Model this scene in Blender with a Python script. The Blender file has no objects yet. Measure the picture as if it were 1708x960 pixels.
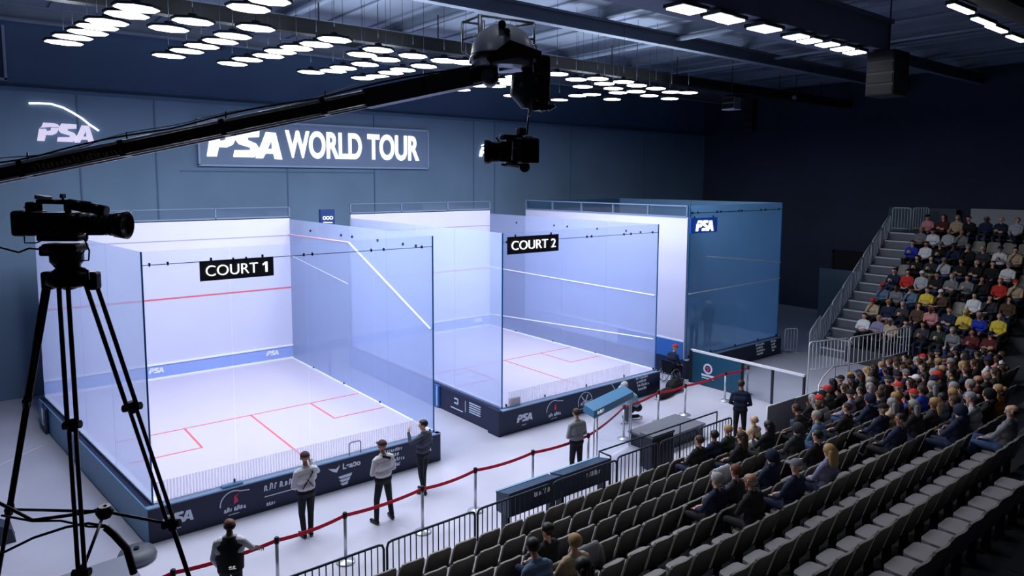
import bpy, bmesh, math, random
import numpy as np
from mathutils import Vector, Matrix, Quaternion
random.seed(7)
SC = bpy.context.scene
COL = SC.collection
PI = math.pi
# ---------------------------------------------------------------- camera
CF, CPX, CPY = 1162.27, 830.94, 414.78
FW = Vector((0.61215799, 0.78475623, -0.09705799))
RT = Vector((0.78862405, -0.61487076, 0.00246096))
UP = Vector((0.05774687, 0.07804876, 0.99527569))
CC = Vector((-2.6975, -14.8545, 7.3))
cd = bpy.data.cameras.new('camera'); cam = bpy.data.objects.new('camera', cd); COL.objects.link(cam)
cd.sensor_width = 36.0; cd.lens = CF/1708*36.0
cd.shift_x = (854-CPX)/1708; cd.shift_y = (CPY-480)/1708
cd.clip_start = 0.05; cd.clip_end = 200
cam.matrix_world = Matrix(((RT.x, UP.x, -FW.x, CC.x), (RT.y, UP.y, -FW.y, CC.y), (RT.z, UP.z, -FW.z, CC.z), (0, 0, 0, 1)))
SC.camera = cam
# ---------------------------------------------------------------- world, exposure, light levels
w = bpy.data.worlds.new('hall_air'); SC.world = w; w.use_nodes = True
w.node_tree.nodes['Background'].inputs[0].default_value = (0.10, 0.16, 0.30, 1)
w.node_tree.nodes['Background'].inputs[1].default_value = 0.3
SC.view_settings.view_transform = 'Standard'; SC.view_settings.look = 'None'
SC.view_settings.exposure = 0.38; SC.view_settings.gamma = 1.0; SC.view_settings.use_curve_mapping = False
LAMP_FACE = 4.0           # glow of the lamp diffusers
LAMP_WATT = 31.0          # light each court lamp throws down
STRIP_FACE = 4.0
LAMP_SPREAD = math.radians(180)
UP_WATT = 9.0             # added upward fill above each pendant, to brighten the roof
SC.cycles.max_bounces = 8; SC.cycles.diffuse_bounces = 3; SC.cycles.glossy_bounces = 3
SC.cycles.transparent_max_bounces = 40; SC.cycles.transmission_bounces = 6
SC.cycles.sample_clamp_indirect = 6.0
SC.cycles.use_denoising = True
SC.cycles.caustics_reflective = False; SC.cycles.caustics_refractive = False

def ray(u, v):
    return FW + RT*((u-CPX)/CF) - UP*((v-CPY)/CF)
def at(u, v, ax, val):                       # where the sight line through a photo point meets a plane of the hall
    d = ray(u, v); t = (val-CC[ax])/d[ax]; return CC + d*t
def pt(u, v, depth):
    return CC + ray(u, v)*depth
def pix(p):
    d = Vector(p)-CC; z = d.dot(FW); return (CPX+CF*d.dot(RT)/z, CPY-CF*d.dot(UP)/z)

# ---------------------------------------------------------------- materials
def lin(c):
    return tuple(((x/255)/12.92 if x/255 <= .04045 else ((x/255+.055)/1.055)**2.4) for x in c)
MATS = {}
def mat(name, rgb, rough=.6, metal=0.0, noise=0.0, scale=8.0, emit=0.0, spec=.4, bump=0.0):
    if name in MATS: return MATS[name]
    m = bpy.data.materials.new(name); m.use_nodes = True; nt = m.node_tree; b = nt.nodes['Principled BSDF']
    c = lin(rgb)+(1,)
    b.inputs['Base Color'].default_value = c; b.inputs['Roughness'].default_value = rough
    b.inputs['Metallic'].default_value = metal; b.inputs['Specular IOR Level'].default_value = spec
    if noise or bump:
        tc = nt.nodes.new('ShaderNodeTexCoord'); n = nt.nodes.new('ShaderNodeTexNoise')
        n.inputs['Scale'].default_value = scale; n.inputs['Detail'].default_value = 5
        nt.links.new(tc.outputs['Object'], n.inputs['Vector'])
        if noise:
            r = nt.nodes.new('ShaderNodeValToRGB')
            r.color_ramp.elements[0].position = .3; r.color_ramp.elements[1].position = .7
            r.color_ramp.elements[0].color = tuple(x*(1-noise) for x in c[:3])+(1,)
            r.color_ramp.elements[1].color = tuple(min(1, x*(1+noise)) for x in c[:3])+(1,)
            nt.links.new(n.outputs['Fac'], r.inputs['Fac']); nt.links.new(r.outputs['Color'], b.inputs['Base Color'])
        if bump:
            bp = nt.nodes.new('ShaderNodeBump'); bp.inputs['Strength'].default_value = bump; bp.inputs['Distance'].default_value = .02
            nt.links.new(n.outputs['Fac'], bp.inputs['Height']); nt.links.new(bp.outputs['Normal'], b.inputs['Normal'])
    if emit:
        b.inputs['Emission Color'].default_value = c; b.inputs['Emission Strength'].default_value = emit
    MATS[name] = m; return m
def glass(name, tint, veil, veil_rgb, gloss=1.0):
    """thin court glass: clear tinted pane with a fine printed dot veil that catches the light"""
    if name in MATS: return MATS[name]
    m = bpy.data.materials.new(name); m.use_nodes = True; nt = m.node_tree; nt.nodes.clear()
    out = nt.nodes.new('ShaderNodeOutputMaterial'); t = nt.nodes.new('ShaderNodeBsdfTransparent')
    t.inputs[0].default_value = tint+(1,)
    d = nt.nodes.new('ShaderNodeBsdfDiffuse'); d.inputs[0].default_value = lin(veil_rgb)+(1,)
    tl = nt.nodes.new('ShaderNodeBsdfTranslucent'); tl.inputs[0].default_value = lin(veil_rgb)+(1,)
    dm = nt.nodes.new('ShaderNodeMixShader'); dm.inputs[0].default_value = .5
    nt.links.new(d.outputs[0], dm.inputs[1]); nt.links.new(tl.outputs[0], dm.inputs[2])
    m1 = nt.nodes.new('ShaderNodeMixShader'); m1.inputs[0].default_value = veil
    nt.links.new(t.outputs[0], m1.inputs[1]); nt.links.new(dm.outputs[0], m1.inputs[2])
    g = nt.nodes.new('ShaderNodeBsdfGlossy'); g.inputs['Roughness'].default_value = .03
    lw = nt.nodes.new('ShaderNodeLayerWeight'); pw = nt.nodes.new('ShaderNodeMath'); pw.operation = 'POWER'; pw.inputs[1].default_value = 5
    nt.links.new(lw.outputs['Facing'], pw.inputs[0])
    fr = nt.nodes.new('ShaderNodeMath'); fr.operation = 'MULTIPLY_ADD'; fr.inputs[1].default_value = .8; fr.inputs[2].default_value = .03; nt.links.new(pw.outputs[0], fr.inputs[0])
    mu = nt.nodes.new('ShaderNodeMath'); mu.operation = 'MULTIPLY'; mu.inputs[1].default_value = gloss
    nt.links.new(fr.outputs[0], mu.inputs[0])
    m2 = nt.nodes.new('ShaderNodeMixShader'); nt.links.new(mu.outputs[0], m2.inputs[0])
    nt.links.new(m1.outputs[0], m2.inputs[1]); nt.links.new(g.outputs[0], m2.inputs[2])
    nt.links.new(m2.outputs[0], out.inputs[0]); MATS[name] = m; return m

M_black = mat('black_satin', (26, 28, 33), .34)
M_blackmatte = mat('black_matte', (10, 11, 14), .8)
M_grey = mat('grey_paint', (95, 100, 110), .5)
M_chrome = mat('brushed_steel', (200, 204, 214), .3, .5)
M_white = mat('white_paint', (232, 234, 242), .5)
M_galv = mat('galvanised_rail', (225, 228, 234), .4, .2)
M_darkrail = mat('dark_rail', (40, 46, 58), .4, .3)
M_navy = mat('navy_board', (22, 34, 66), .45, noise=.12, scale=1.2)
M_letter = mat('white_lettering', (238, 240, 248), .5, emit=.25)
M_red = mat('red_webbing', (238, 28, 62), .6, emit=0)
M_redline = mat('red_court_line', (232, 96, 100), .6)
M_courtwhite = mat('court_white', (214, 214, 236), .45, noise=.012, scale=.8)
M_courtfloor = mat('court_floor_boards', (208, 199, 216), .4, noise=.02, scale=.6)
M_lineW = mat('white_court_line', (252, 252, 255), .5)
M_tin = mat('blue_tin', (150, 172, 232), .5)
M_glassF = glass('front_glass', (.955, .972, .995), .05, (190, 208, 255), .4)
M_glassS = glass('side_glass', (.91, .95, 1.0), .40, (210, 222, 254), .6)
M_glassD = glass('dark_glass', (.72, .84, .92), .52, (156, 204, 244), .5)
M_glassC = glass('clear_glass', (.95, .97, .985), .02, (210, 225, 250), .9)
def frit_mat():
    m = glass('frit_stripes', (1, 1, 1), .5, (255, 252, 255), .3); nt = m.node_tree
    tc = nt.nodes.new('ShaderNodeTexCoord'); wv = nt.nodes.new('ShaderNodeTexWave'); wv.bands_direction = 'X'
    wv.inputs['Scale'].default_value = 5.0; wv.inputs['Distortion'].default_value = 1.2; wv.inputs['Detail Scale'].default_value = .6
    rp = nt.nodes.new('ShaderNodeValToRGB'); rp.color_ramp.elements[0].position = .35; rp.color_ramp.elements[1].position = .55
    rp.color_ramp.elements[0].color = (.12, .12, .12, 1); rp.color_ramp.elements[1].color = (.5, .5, .5, 1)
    nt.links.new(tc.outputs['Object'], wv.inputs['Vector']); nt.links.new(wv.outputs['Fac'], rp.inputs['Fac'])
    mix = next(n for n in nt.nodes if n.type == 'MIX_SHADER' and abs(n.inputs[0].default_value-.5) < 1e-6 and n.inputs[1].links[0].from_node.type == 'BSDF_TRANSPARENT')
    nt.links.new(rp.outputs['Color'], mix.inputs[0]); return m
M_fritS = frit_mat()
M_edge = mat('glass_edge', (28, 104, 160), .2)
M_clip = mat('clamp_metal', (40, 46, 60), .35, .7)

# ---------------------------------------------------------------- mesh helper
def basis(d):
    d = d.normalized(); a = Vector((0, 0, 1)) if abs(d.z) < .95 else Vector((1, 0, 0))
    x = d.cross(a).normalized(); return x, x.cross(d).normalized()
class MB:
    def __init__(s): s.bm = bmesh.new(); s.mi = 0
    def face(s, vs):
        try: f = s.bm.faces.new(vs); f.material_index = s.mi; return f
        except ValueError: return None
    def box(s, c, d, rz=0, bev=0.0, m=None):
        M = (m if m is not None else Matrix.Translation(Vector(c)) @ Matrix.Rotation(rz, 4, 'Z'))
        x, y, z = (q/2 for q in d)
        v = [s.bm.verts.new(M @ Vector(p)) for p in ((-x,-y,-z),(x,-y,-z),(x,y,-z),(-x,y,-z),(-x,-y,z),(x,-y,z),(x,y,z),(-x,y,z))]
        fs = [s.face([v[i] for i in q]) for q in ((3,2,1,0),(4,5,6,7),(0,1,5,4),(1,2,6,5),(2,3,7,6),(3,0,4,7))]
        if bev:
            es = list({e for f in fs for e in f.edges})
            bmesh.ops.bevel(s.bm, geom=es, offset=bev, segments=2, affect='EDGES', profile=.5)
        return s
    def b2(s, lo, hi, bev=0.0):
        return s.box([(a+b)/2 for a, b in zip(lo, hi)], [abs(b-a) for a, b in zip(lo, hi)], bev=bev)
    def tube(s, p0, p1, r0, r1=None, n=8, caps=True):
        p0, p1 = Vector(p0), Vector(p1); r1 = r0 if r1 is None else r1
        x, y = basis(p1-p0); A = []; B = []
        for i in range(n):
            a = 2*PI*i/n; o = x*math.cos(a)+y*math.sin(a)
            A.append(s.bm.verts.new(p0+o*r0)); B.append(s.bm.verts.new(p1+o*r1))
        for i in range(n):
            j = (i+1) % n; f = s.face([A[i], B[i], B[j], A[j]])
            if f: f.smooth = n > 6
        if caps: s.face(A); s.face(B[::-1])
        return s
    def path(s, pts, r, n=6):
        pts = [Vector(p) for p in pts]; rings = []; px = None
        for i, p in enumerate(pts):
            d = (pts[min(i+1, len(pts)-1)]-pts[max(i-1, 0)]).normalized()
            if px is None: px, _ = basis(d)
            x = (px-d*px.dot(d)).normalized(); y = d.cross(x); px = x
            rr = r[i] if isinstance(r, (list, tuple)) else r
            rings.append([s.bm.verts.new(p+(x*math.cos(2*PI*k/n)+y*math.sin(2*PI*k/n))*rr) for k in range(n)])
        for a, b in zip(rings, rings[1:]):
            for k in range(n):
                f = s.face([a[k], a[(k+1) % n], b[(k+1) % n], b[k]])
                if f: f.smooth = True
        s.face(rings[0][::-1]); s.face(rings[-1]); return s
    def lathe(s, prof, o=(0,0,0), ax=(0,0,1), n=16):
        o = Vector(o); ax = Vector(ax).normalized(); x, y = basis(ax); rings = []
        for r, h in prof:
            rings.append([s.bm.verts.new(o+ax*h+(x*math.cos(2*PI*k/n)+y*math.sin(2*PI*k/n))*max(r, 1e-4)) for k in range(n)])
        for a, b in zip(rings, rings[1:]):
            for k in range(n):
                f = s.face([a[k], a[(k+1) % n], b[(k+1) % n], b[k]])
                if f: f.smooth = True
        s.face(rings[0][::-1]); s.face(rings[-1]); return s
    def ell(s, c, r, m=None, nu=14, nv=9):
        M = Matrix.Translation(Vector(c)) @ (m if m is not None else Matrix.Identity(4)); rows = []
        for i in range(nv+1):
            t = PI*(i/nv)
            t = min(max(t, .04), PI-.04)
            rows.append([s.bm.verts.new(M @ Vector((r[0]*math.sin(t)*math.cos(2*PI*k/nu), r[1]*math.sin(t)*math.sin(2*PI*k/nu), r[2]*math.cos(t)))) for k in range(nu)])
        for a, b in zip(rows, rows[1:]):
            for k in range(nu):
                f = s.face([a[k], b[k], b[(k+1) % nu], a[(k+1) % nu]])
                if f: f.smooth = True
        s.face(rows[0]); s.face(rows[-1][::-1]); return s
    def prism(s, poly, M, th):
        """2-D outline in the local xy plane of M, thickened along its z"""
        a = [s.bm.verts.new(M @ Vector((x, y, 0))) for x, y in poly]; b = [s.bm.verts.new(M @ Vector((x, y, th))) for x, y in poly]
        s.face(a[::-1]); s.face(b); n = len(poly)
        for i in range(n): s.face([a[i], a[(i+1) % n], b[(i+1) % n], b[i]])
        return s
    def ribbon(s, pts, w, M, th):
        """a stroke of width w along 2-D points in the plane of M"""
        for (x0, y0), (x1, y1) in zip(pts, pts[1:]):
            l = math.hypot(x1-x0, y1-y0) or 1e-6; nx, ny = -(y1-y0)/l*w/2, (x1-x0)/l*w/2
            s.prism([(x0-nx, y0-ny), (x1-nx, y1-ny), (x1+nx, y1+ny), (x0+nx, y0+ny)], M, th)
        return s
    def mesh(s, name, mats):
        bmesh.ops.recalc_face_normals(s.bm, faces=s.bm.faces)
        me = bpy.data.meshes.new(name); s.bm.to_mesh(me); s.bm.free()
        for m in (mats if isinstance(mats, (list, tuple)) else [mats]): me.materials.append(m)
        return me
    def build(s, name, mats, parent=None, label=None):
        o = bpy.data.objects.new(name, s.mesh(name, mats)); COL.objects.link(o)
        if parent is not None: o.parent = parent
        if label: o['label'] = label
        return o
def thing(name, label, cat, loc=(0,0,0), rz=0, group=None):
    o = bpy.data.objects.new(name, None); COL.objects.link(o); o.empty_display_size = .2
    o.location = loc; o.rotation_euler = (0, 0, rz); o['label'] = label; o['category'] = cat
    if group: o['group'] = group
    return o
def tag(o, label, cat, group=None):
    o['label'] = label; o['category'] = cat
    if group: o['group'] = group
    return o
def struct(o): o['kind'] = 'structure'; return o
def kids(o): return [c for c in o.children]
def dup(src, loc, rz, label, group=None):
    r = src.copy(); COL.objects.link(r); r.location = loc; r.rotation_euler = (0, 0, rz); r['label'] = label
    if group: r['group'] = group
    for ch in list(src.children):
        c = ch.copy(); COL.objects.link(c); c.parent = r
        for g in list(ch.children):
            d = g.copy(); COL.objects.link(d); d.parent = c
    return r
def text_bm(mb, txt, h, M, th, bold=0.0, sx=1.0, center=True):
    """lettering of cap height h laid in the plane of M"""
    cu = bpy.data.curves.new('lettering', 'FONT'); cu.body = txt; cu.size = h/.69; cu.offset = bold; cu.extrude = 0
    if center: cu.align_x = 'CENTER'
    ob = bpy.data.objects.new('lettering', cu); COL.objects.link(ob)
    dg = bpy.context.evaluated_depsgraph_get(); me = bpy.data.meshes.new_from_object(ob.evaluated_get(dg))
    vs0 = [M @ Vector((v.co.x*sx, v.co.y, 0)) for v in me.vertices]; nz = (M.to_3x3() @ Vector((0, 0, 1))).normalized()*th
    va = [mb.bm.verts.new(p) for p in vs0]; vb = [mb.bm.verts.new(p+nz) for p in vs0]
    ec = {}
    for p in me.polygons:
        vi = list(p.vertices); mb.face([va[i] for i in vi][::-1]); mb.face([vb[i] for i in vi])
        for a, b in zip(vi, vi[1:]+vi[:1]): ec[(min(a, b), max(a, b))] = ec.get((min(a, b), max(a, b)), 0)+1
    for (a, b), n in ec.items():
        if n == 1: mb.face([va[a], va[b], vb[b], vb[a]])
    bpy.data.objects.remove(ob); bpy.data.curves.remove(cu); bpy.data.meshes.remove(me)
    return mb
PSA = [[(130,128),(152,150),(168,190),(262,190),(300,176),(308,150),(236,150),(150,138)],
       [(105,0),(170,0),(186,64),(240,64),(280,84),(302,128),(306,142),(236,142),(230,114),(196,106),(190,128),(128,124)],
       [(280,0),(424,0),(455,28),(460,66),(440,96),(384,118),(382,136),(462,142),(466,186),(330,190),(306,150),(302,112),(322,88),(402,66),(396,50),(290,46)],
       [(434,-6),(486,-6),(506,28),(562,28),(570,-8),(626,-12),(582,178),(548,178),(553,62),(522,62),(545,110),(548,178),(512,180)]]
def psa_bm(mb, width, M, th, clean=False):
    k = width/521.0
    for pl in PSA: mb.prism([((x-365)*k, (y-90)*k) for x, y in pl], M, th)
    return mb
RX = Matrix.Rotation(PI/2, 4, 'X')          # text plane -> upright, facing -Y
def facing(loc): return Matrix.Translation(Vector(loc)) @ RX
# ================================================================ the hall
ZC = 12.75
def concrete_floor():
    m = mat('hall_floor', (198, 197, 214), .36, noise=.09, scale=.5, spec=.5)
    return struct(MB().b2((-16, -21, -.2), (36.3, 13.4, 0)).build('floor', m))
concrete_floor()
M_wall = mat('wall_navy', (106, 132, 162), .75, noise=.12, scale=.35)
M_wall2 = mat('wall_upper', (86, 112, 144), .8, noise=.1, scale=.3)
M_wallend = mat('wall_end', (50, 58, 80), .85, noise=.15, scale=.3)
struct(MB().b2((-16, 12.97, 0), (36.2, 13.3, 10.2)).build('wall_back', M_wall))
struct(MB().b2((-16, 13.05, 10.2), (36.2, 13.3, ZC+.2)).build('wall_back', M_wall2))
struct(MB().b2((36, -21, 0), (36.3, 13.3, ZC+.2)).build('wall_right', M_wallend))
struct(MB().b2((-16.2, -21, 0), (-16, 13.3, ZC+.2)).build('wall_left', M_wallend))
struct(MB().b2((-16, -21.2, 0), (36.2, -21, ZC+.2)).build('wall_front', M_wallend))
M_ceil = mat('ceiling_sheet', (126, 138, 158), .7, noise=.1, scale=.6)
m = MB(); m.b2((-16, -21, ZC), (36.3, 13.3, ZC+.2))
for i in range(34): m.b2((-15.5+i*1.55, -21, ZC-.07), (-15.25+i*1.55, 13, ZC))
struct(m.build('ceiling', M_ceil))
# panel joints of the sign wall
for i, x in enumerate((-2.2, .8, 3.21, 8.1, 12.05, 17.46, 18.75, 24, 30)):
    struct(MB().b2((x-.025, 12.94, 0), (x+.025, 12.975, 10.2)).build('trim_%d' % (i+1), M_wall2))
struct(MB().b2((-16, 12.9, 10.18), (36, 12.98, 10.3)).build('trim_20', M_wall2))
struct(MB().b2((4.0, 12.945, 7.62), (12.0, 12.975, 7.66)).build('trim_21', M_wall2))
# dark doorway recess panels at the end wall behind the tall stand
M_doorp = mat('dark_door', (10, 12, 20), .7)
m = MB(); m.b2((35.9, 2.3, 0), (36.0, 4.1, 3.4)); m.b2((35.86, 2.2, 0), (36.0, 2.32, 3.5)); m.b2((35.86, 4.1, 0), (36.0, 4.22, 3.5)); m.b2((35.86, 2.2, 3.4), (36, 4.22, 3.52))
struct(m.build('door_1', M_doorp))
# ---- roof steel
M_beam = mat('roof_beam', (116, 128, 148), .55, noise=.12, scale=1.0)
M_beamdark = mat('dark_gantry', (8, 10, 15), .6)
def ibeam(name, y, z, h=.46, wd=.26, mt=M_beam, x0=-16, x1=36):
    m = MB(); m.b2((x0, y-wd/2, z), (x1, y+wd/2, z+.05)); m.b2((x0, y-wd/2, z+h-.05), (x1, y+wd/2, z+h)); m.b2((x0, y-.03, z+.05), (x1, y+.03, z+h-.05))
    return struct(m.build(name, mt))
for i, y in enumerate((-16.5, -11.6, -2.4, .9, 6.6, 10.2)): ibeam('roof_beam', y, 11.9)
for i in range(13):
    x = -13.5+i*3.9
    m = MB(); m.b2((x-.1, -21, 12.38), (x+.1, 13, 12.43)); m.b2((x-.03, -21, 12.43), (x+.03, 13, 12.75)); m.b2((x-.1, -21, 12.70), (x+.1, 13, 12.75))
    struct(m.build('roof_purlin', M_beam))
for i, (x, y0, y1, r) in enumerate(((5.5, -20, 12.5, .07), (17.4, -20, 12, .09), (23.5, -20, 12, .06))):
    struct(MB().tube((x, y0, 12.2), (x, y1, 12.2), r).build('roof_pipe', M_beam))
# dark box gantry over the courts, hung from the beams
g = thing('lighting_gantry', 'long black box gantry running under the roof steel above court 1', 'gantry', (0, 3.7, 11.25))
m = MB(); m.b2((-15.8, -.16, 0), (35.8, .16, .34)); m.b2((-15.8, -.2, .34), (35.8, .2, .38)); m.build('box_girder', M_beamdark, g)
m = MB()
for x in np.arange(-14, 35, 3.9): m.tube((x, 0, .38), (x, 0, 1.13), .02, n=6)
m.build('hanger_rod', M_beamdark, g)
# boxed beam carrying the strip lamps
g = thing('service_beam', 'wide grey boxed beam under the roof with a line of lamps below it', 'beam', (0, -5.75, 10.75))
m = MB(); m.b2((-15.8, -.55, 0), (17.2, .55, .75), bev=.02); m.b2((-15.8, -.62, .7), (17.2, .62, .82)); m.build('casing', mat('service_casing', (104, 114, 140), .6), g)
m = MB()
for x in np.arange(-14, 17, 3.9): m.b2((x-.04, -.3, .8), (x+.04, .3, 1.3))
m.build('bracket', M_beam, g)
g = thing('service_beam', 'narrow dark beam with slim lamps at the upper right of the roof', 'beam', (0, -9.95, 10.62))
m = MB(); m.b2((-15.8, -.25, 0), (35.8, .25, .5)); m.b2((-15.8, -.3, .5), (35.8, .3, .56)); m.build('casing', M_beamdark, g)
m = MB()
for x in np.arange(-14, 35, 3.9): m.b2((x-.04, -.1, .56), (x+.04, .1, 1.75))
m.build('bracket', M_beam, g)
# ---- the lamps
M_diff = mat('lamp_diffuser', (250, 251, 255), .4, emit=LAMP_FACE)
M_diffS = mat('strip_diffuser', (240, 244, 255), .4, emit=STRIP_FACE)
M_hous = mat('lamp_housing', (44, 50, 62), .5, .3)
LPX = [(107,72),(122,63),(147,55),(163,46),(179,38),(212,26),(228,15),(282,94),(312,86),(337,78),(368,70),(389,61),(427,48),(282,49),(322,37),(415,15),(448,2),
 (388,107),(413,100),(448,94),(468,87),(495,81),(528,75),(558,67),(519,121),(556,119),(573,114),(604,92),(609,108),(631,84),(644,100),(606,131),(631,128),(652,122),(672,117),
 (689,94),(707,111),(741,102),(777,105),(768,150),(799,143),(827,144),(838,134),(851,140),(861,129),(855,160),(876,156),(929,124),(933,167),(961,133),(972,145),(987,158),(963,160),
 (997,132),(1008,140),(1023,148),(1031,155),(1021,166),(1040,137),(1062,143),(1061,153),(1083,160),(1094,148),(1120,154),(1117,165),(1148,155)]
ROWANG = math.radians(8)
def lamp_proto():
    t = thing('ceiling_lamp', 'x', 'ceiling lamp')
    m = MB(); oc = []
    for a in range(8):
        ang = PI/8+a*PI/4; oc.append((.43*math.cos(ang), .34*math.sin(ang)))
    m.prism([(x*.94, y*.94) for x, y in oc], Matrix.Translation((0, 0, 0)), .012); m.build('diffuser', M_diff, t)
    m = MB(); m.prism([(x*1.03, y*1.03) for x, y in oc], Matrix.Translation((0, 0, .012)), .05); m.prism([(x*.22, y*.22) for x, y in oc], Matrix.Translation((0, 0, .062)), .1); m.build('housing', M_hous, t)
    m = MB(); m.tube((0, 0, .15), (0, 0, 2.24), .006, n=5); m.build('hanger_rod', M_hous, t)
    return t
def up_fill(t, watt, z):  # added fill with no source of its own, aimed up at the roof
    l = bpy.data.lights.new('up_fill', 'AREA'); l.shape = 'DISK'; l.size = .5; l.energy = watt; l.color = (.80, .88, 1.0)
    o = bpy.data.objects.new('up_fill', l); COL.objects.link(o); o.parent = t; o.location = (0, 0, z); o.rotation_euler = (PI, 0, 0); return o
def lamp_light(t, watt, size, spread):
    l = bpy.data.lights.new('lamp_light', 'AREA'); l.shape = 'DISK'; l.size = size; l.energy = watt; l.color = (.90, .94, 1.0); l.spread = spread
    o = bpy.data.objects.new('lamp_light', l); COL.objects.link(o); o.parent = t; o.location = (0, 0, -.02); return o
lp = lamp_proto(); used = False
order = sorted(range(len(LPX)), key=lambda i: LPX[i][0])
nm = ['first', 'second', 'third', 'fourth', 'fifth', 'sixth', 'seventh', 'eighth', 'ninth', 'tenth', 'eleventh', 'twelfth', 'thirteenth', 'fourteenth', 'fifteenth', 'sixteenth', 'seventeenth', 'eighteenth', 'nineteenth', 'twentieth']
def ordn(i):
    if i < 20: return nm[i]
    n = i+1; return '%d%s' % (n, {1: 'st', 2: 'nd', 3: 'rd'}.get(n % 10 if n % 100 not in (11, 12, 13) else 0, 'th'))
for rank, i in enumerate(order):
    p = at(LPX[i][0], LPX[i][1], 2, 10.5)
    lab = 'glowing flat pendant lamp over the courts, %s from the left under the roof' % ordn(rank)
    if not used: o = lp; o.location = p; o.rotation_euler = (0, 0, ROWANG); o['label'] = lab; used = True
    else: o = dup(lp, p, ROWANG, lab)
    o['group'] = 'pendant lamps over the courts'
for o in [o for o in COL.objects if o.get('category') == 'ceiling lamp']: lamp_light(o, LAMP_WATT, .7, LAMP_SPREAD); up_fill(o, UP_WATT, .30)
for r, (u, v) in enumerate(((1145,18),(1198,30),(1218,36),(1275,50),(1328,63),(1350,70),(1380,76),(1405,83),(1425,89))):
    p = at(u, v, 2, 10.58); lw = .36 if r in (0, 3) else .22
    t = thing('strip_lamp', 'bright rectangular lamp under the wide boxed beam, %s from the left' % ordn(r), 'ceiling lamp', (p.x, p.y, 10.58), 0, 'lamps under the boxed beam')
    MB().b2((-lw, -.2, 0), (lw, .2, .03)).build('diffuser', M_diffS, t)
    m = MB(); m.b2((-lw-.05, -.24, .03), (lw+.05, .24, .1)); m.b2((-.05, -.05, .1), (.05, .05, .16)); m.build('housing', M_hous, t)
    lamp_light(t, 9, .5, PI)
for r, q in enumerate(((-2.6,-9.95),(1.2,-9.95),(5.0,-9.95),(8.8,-9.95),(1603,17),(1640,38),(1662,50),(1695,66))):  # the ones left of view are added to light the seats and crane
    p = at(q[0], q[1], 2, 10.5) if q[1] > 0 else Vector((q[0], q[1], 10.5))
    t = thing('strip_lamp', 'slim curved-looking lamp under the narrow beam (left ones added out of view), %s from the left' % ordn(r), 'ceiling lamp', (p.x, p.y, 10.5), 0, 'slim lamps at the upper right')
    MB().b2((-.5, -.06, 0), (.5, .06, .03)).build('diffuser', M_diffS, t); lamp_light(t, 3, .4, LAMP_SPREAD)
    m = MB(); m.b2((-.54, -.08, .03), (.54, .08, .1)); m.tube((0, 0, .1), (0, 0, .14), .03); m.build('housing', M_hous, t)
# ---- hung boxes
def hung_box(name, label, c, d, top, cat, mt, nslot=4):
    t = thing(name, label, cat, c)
    x, y, z = d
    MB().box((0, 0, -z/2), d, bev=.02).build('cabinet', mt, t)
    m = MB()
    for k in range(nslot): m.b2((-x/2-.02, -y/2+.03, -z+z*(k+.12)/nslot), (-x/2+.01, y/2-.03, -z+z*(k+.88)/nslot))
    m.build('grille', M_blackmatte, t)
    MB().tube((0, 0, -.02), (0, 0, top-c[2]), .02, n=6).build('hanger_rod', M_hous, t)
    return t
hung_box('line_speaker', 'tall dark line of hung loudspeakers at the end of the boxed beam', (17.0, -6.35, 10.7), (.9, .7, 1.15), 12.76, 'loudspeaker', mat('speaker_box', (20, 21, 28), .7))
hung_box('hung_speaker', 'small square grey loudspeaker hung before the dark end wall', (24.4, 3.3, 10.95), (.5, .6, .5), 12.76, 'loudspeaker', mat('speaker_grey', (110, 116, 124), .6), 2)
MB().b2((-.26, -.31, -.54), (.26, .31, -.5)).build('bottom_edge', M_white, [o for o in COL.objects if o.name.startswith('hung_speaker')][0])
hung_box('column_speaker', 'slim dark loudspeaker column on a rod right of the small grey one', (30, 5.9, 11.5), (.45, .5, 1.6), 12.76, 'loudspeaker', mat('speaker_box', (20, 21, 28), .7))
t = thing('floodlight', 'tiny round floodlight hung in front of the dark end wall', 'floodlight', (29.5, 3.2, 11.4))
MB().lathe([(.09, 0), (.13, .14), (.1, .2)], ax=(-.8, 0, -.6)).build('head', M_grey, t); MB().tube((0, 0, 0), (0, 0, .98), .015).build('hanger_rod', M_hous, t)
# far left hanging banner
t = thing('wall_banner', 'blue banner with a pale frame high on the far left wall edge', 'banner', (-1.75, 12.9, 10.55))
MB().b2((-.75, -.02, 0), (.6, .02, 1.6)).build('cloth', mat('banner_blue', (40, 58, 92), .7), t)
m = MB(); m.b2((.56, -.05, -.06), (.64, .03, 1.66)); m.b2((-.75, -.05, -.08), (.64, .03, 0)); m.build('frame', mat('banner_frame', (150, 165, 190), .5), t)
# ---- the big sign
M_sign = mat('sign_panel', (118, 140, 174), .5)
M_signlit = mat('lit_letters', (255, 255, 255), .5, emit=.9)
a = at(330, 207, 1, 12.85); b = at(714, 279, 1, 12.85)
cx, cz, sw, sh = (a.x+b.x)/2, 8.72, b.x-a.x, 1.72
t = thing('wall_sign', 'long grey-blue sign reading PSA WORLD TOUR in white on the back wall', 'sign', (cx, 12.9, cz))
MB().b2((-sw/2, -.05, -sh/2), (sw/2, .05, sh/2)).build('panel', M_sign, t)
m = MB(); e = .035
m.b2((-sw/2-e, -.09, sh/2-e), (sw/2+e, .02, sh/2+e)); m.b2((-sw/2-e, -.09, -sh/2-e), (sw/2+e, .02, -sh/2+e)); m.b2((-sw/2-e, -.09, -sh/2), (-sw/2+e, .02, sh/2)); m.b2((sw/2-e, -.09, -sh/2), (sw/2+e, .02, sh/2))
m.build('frame', mat('sign_frame', (150, 172, 210), .4), t)
def signx(u): return at(u, 245, 1, 12.85).x-cx
m = MB(); psa_bm(m, signx(470)-signx(344), facing(((signx(344)+signx(470))/2, -.05, -.02)), .03); m.build('emblem', M_signlit, t)
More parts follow.
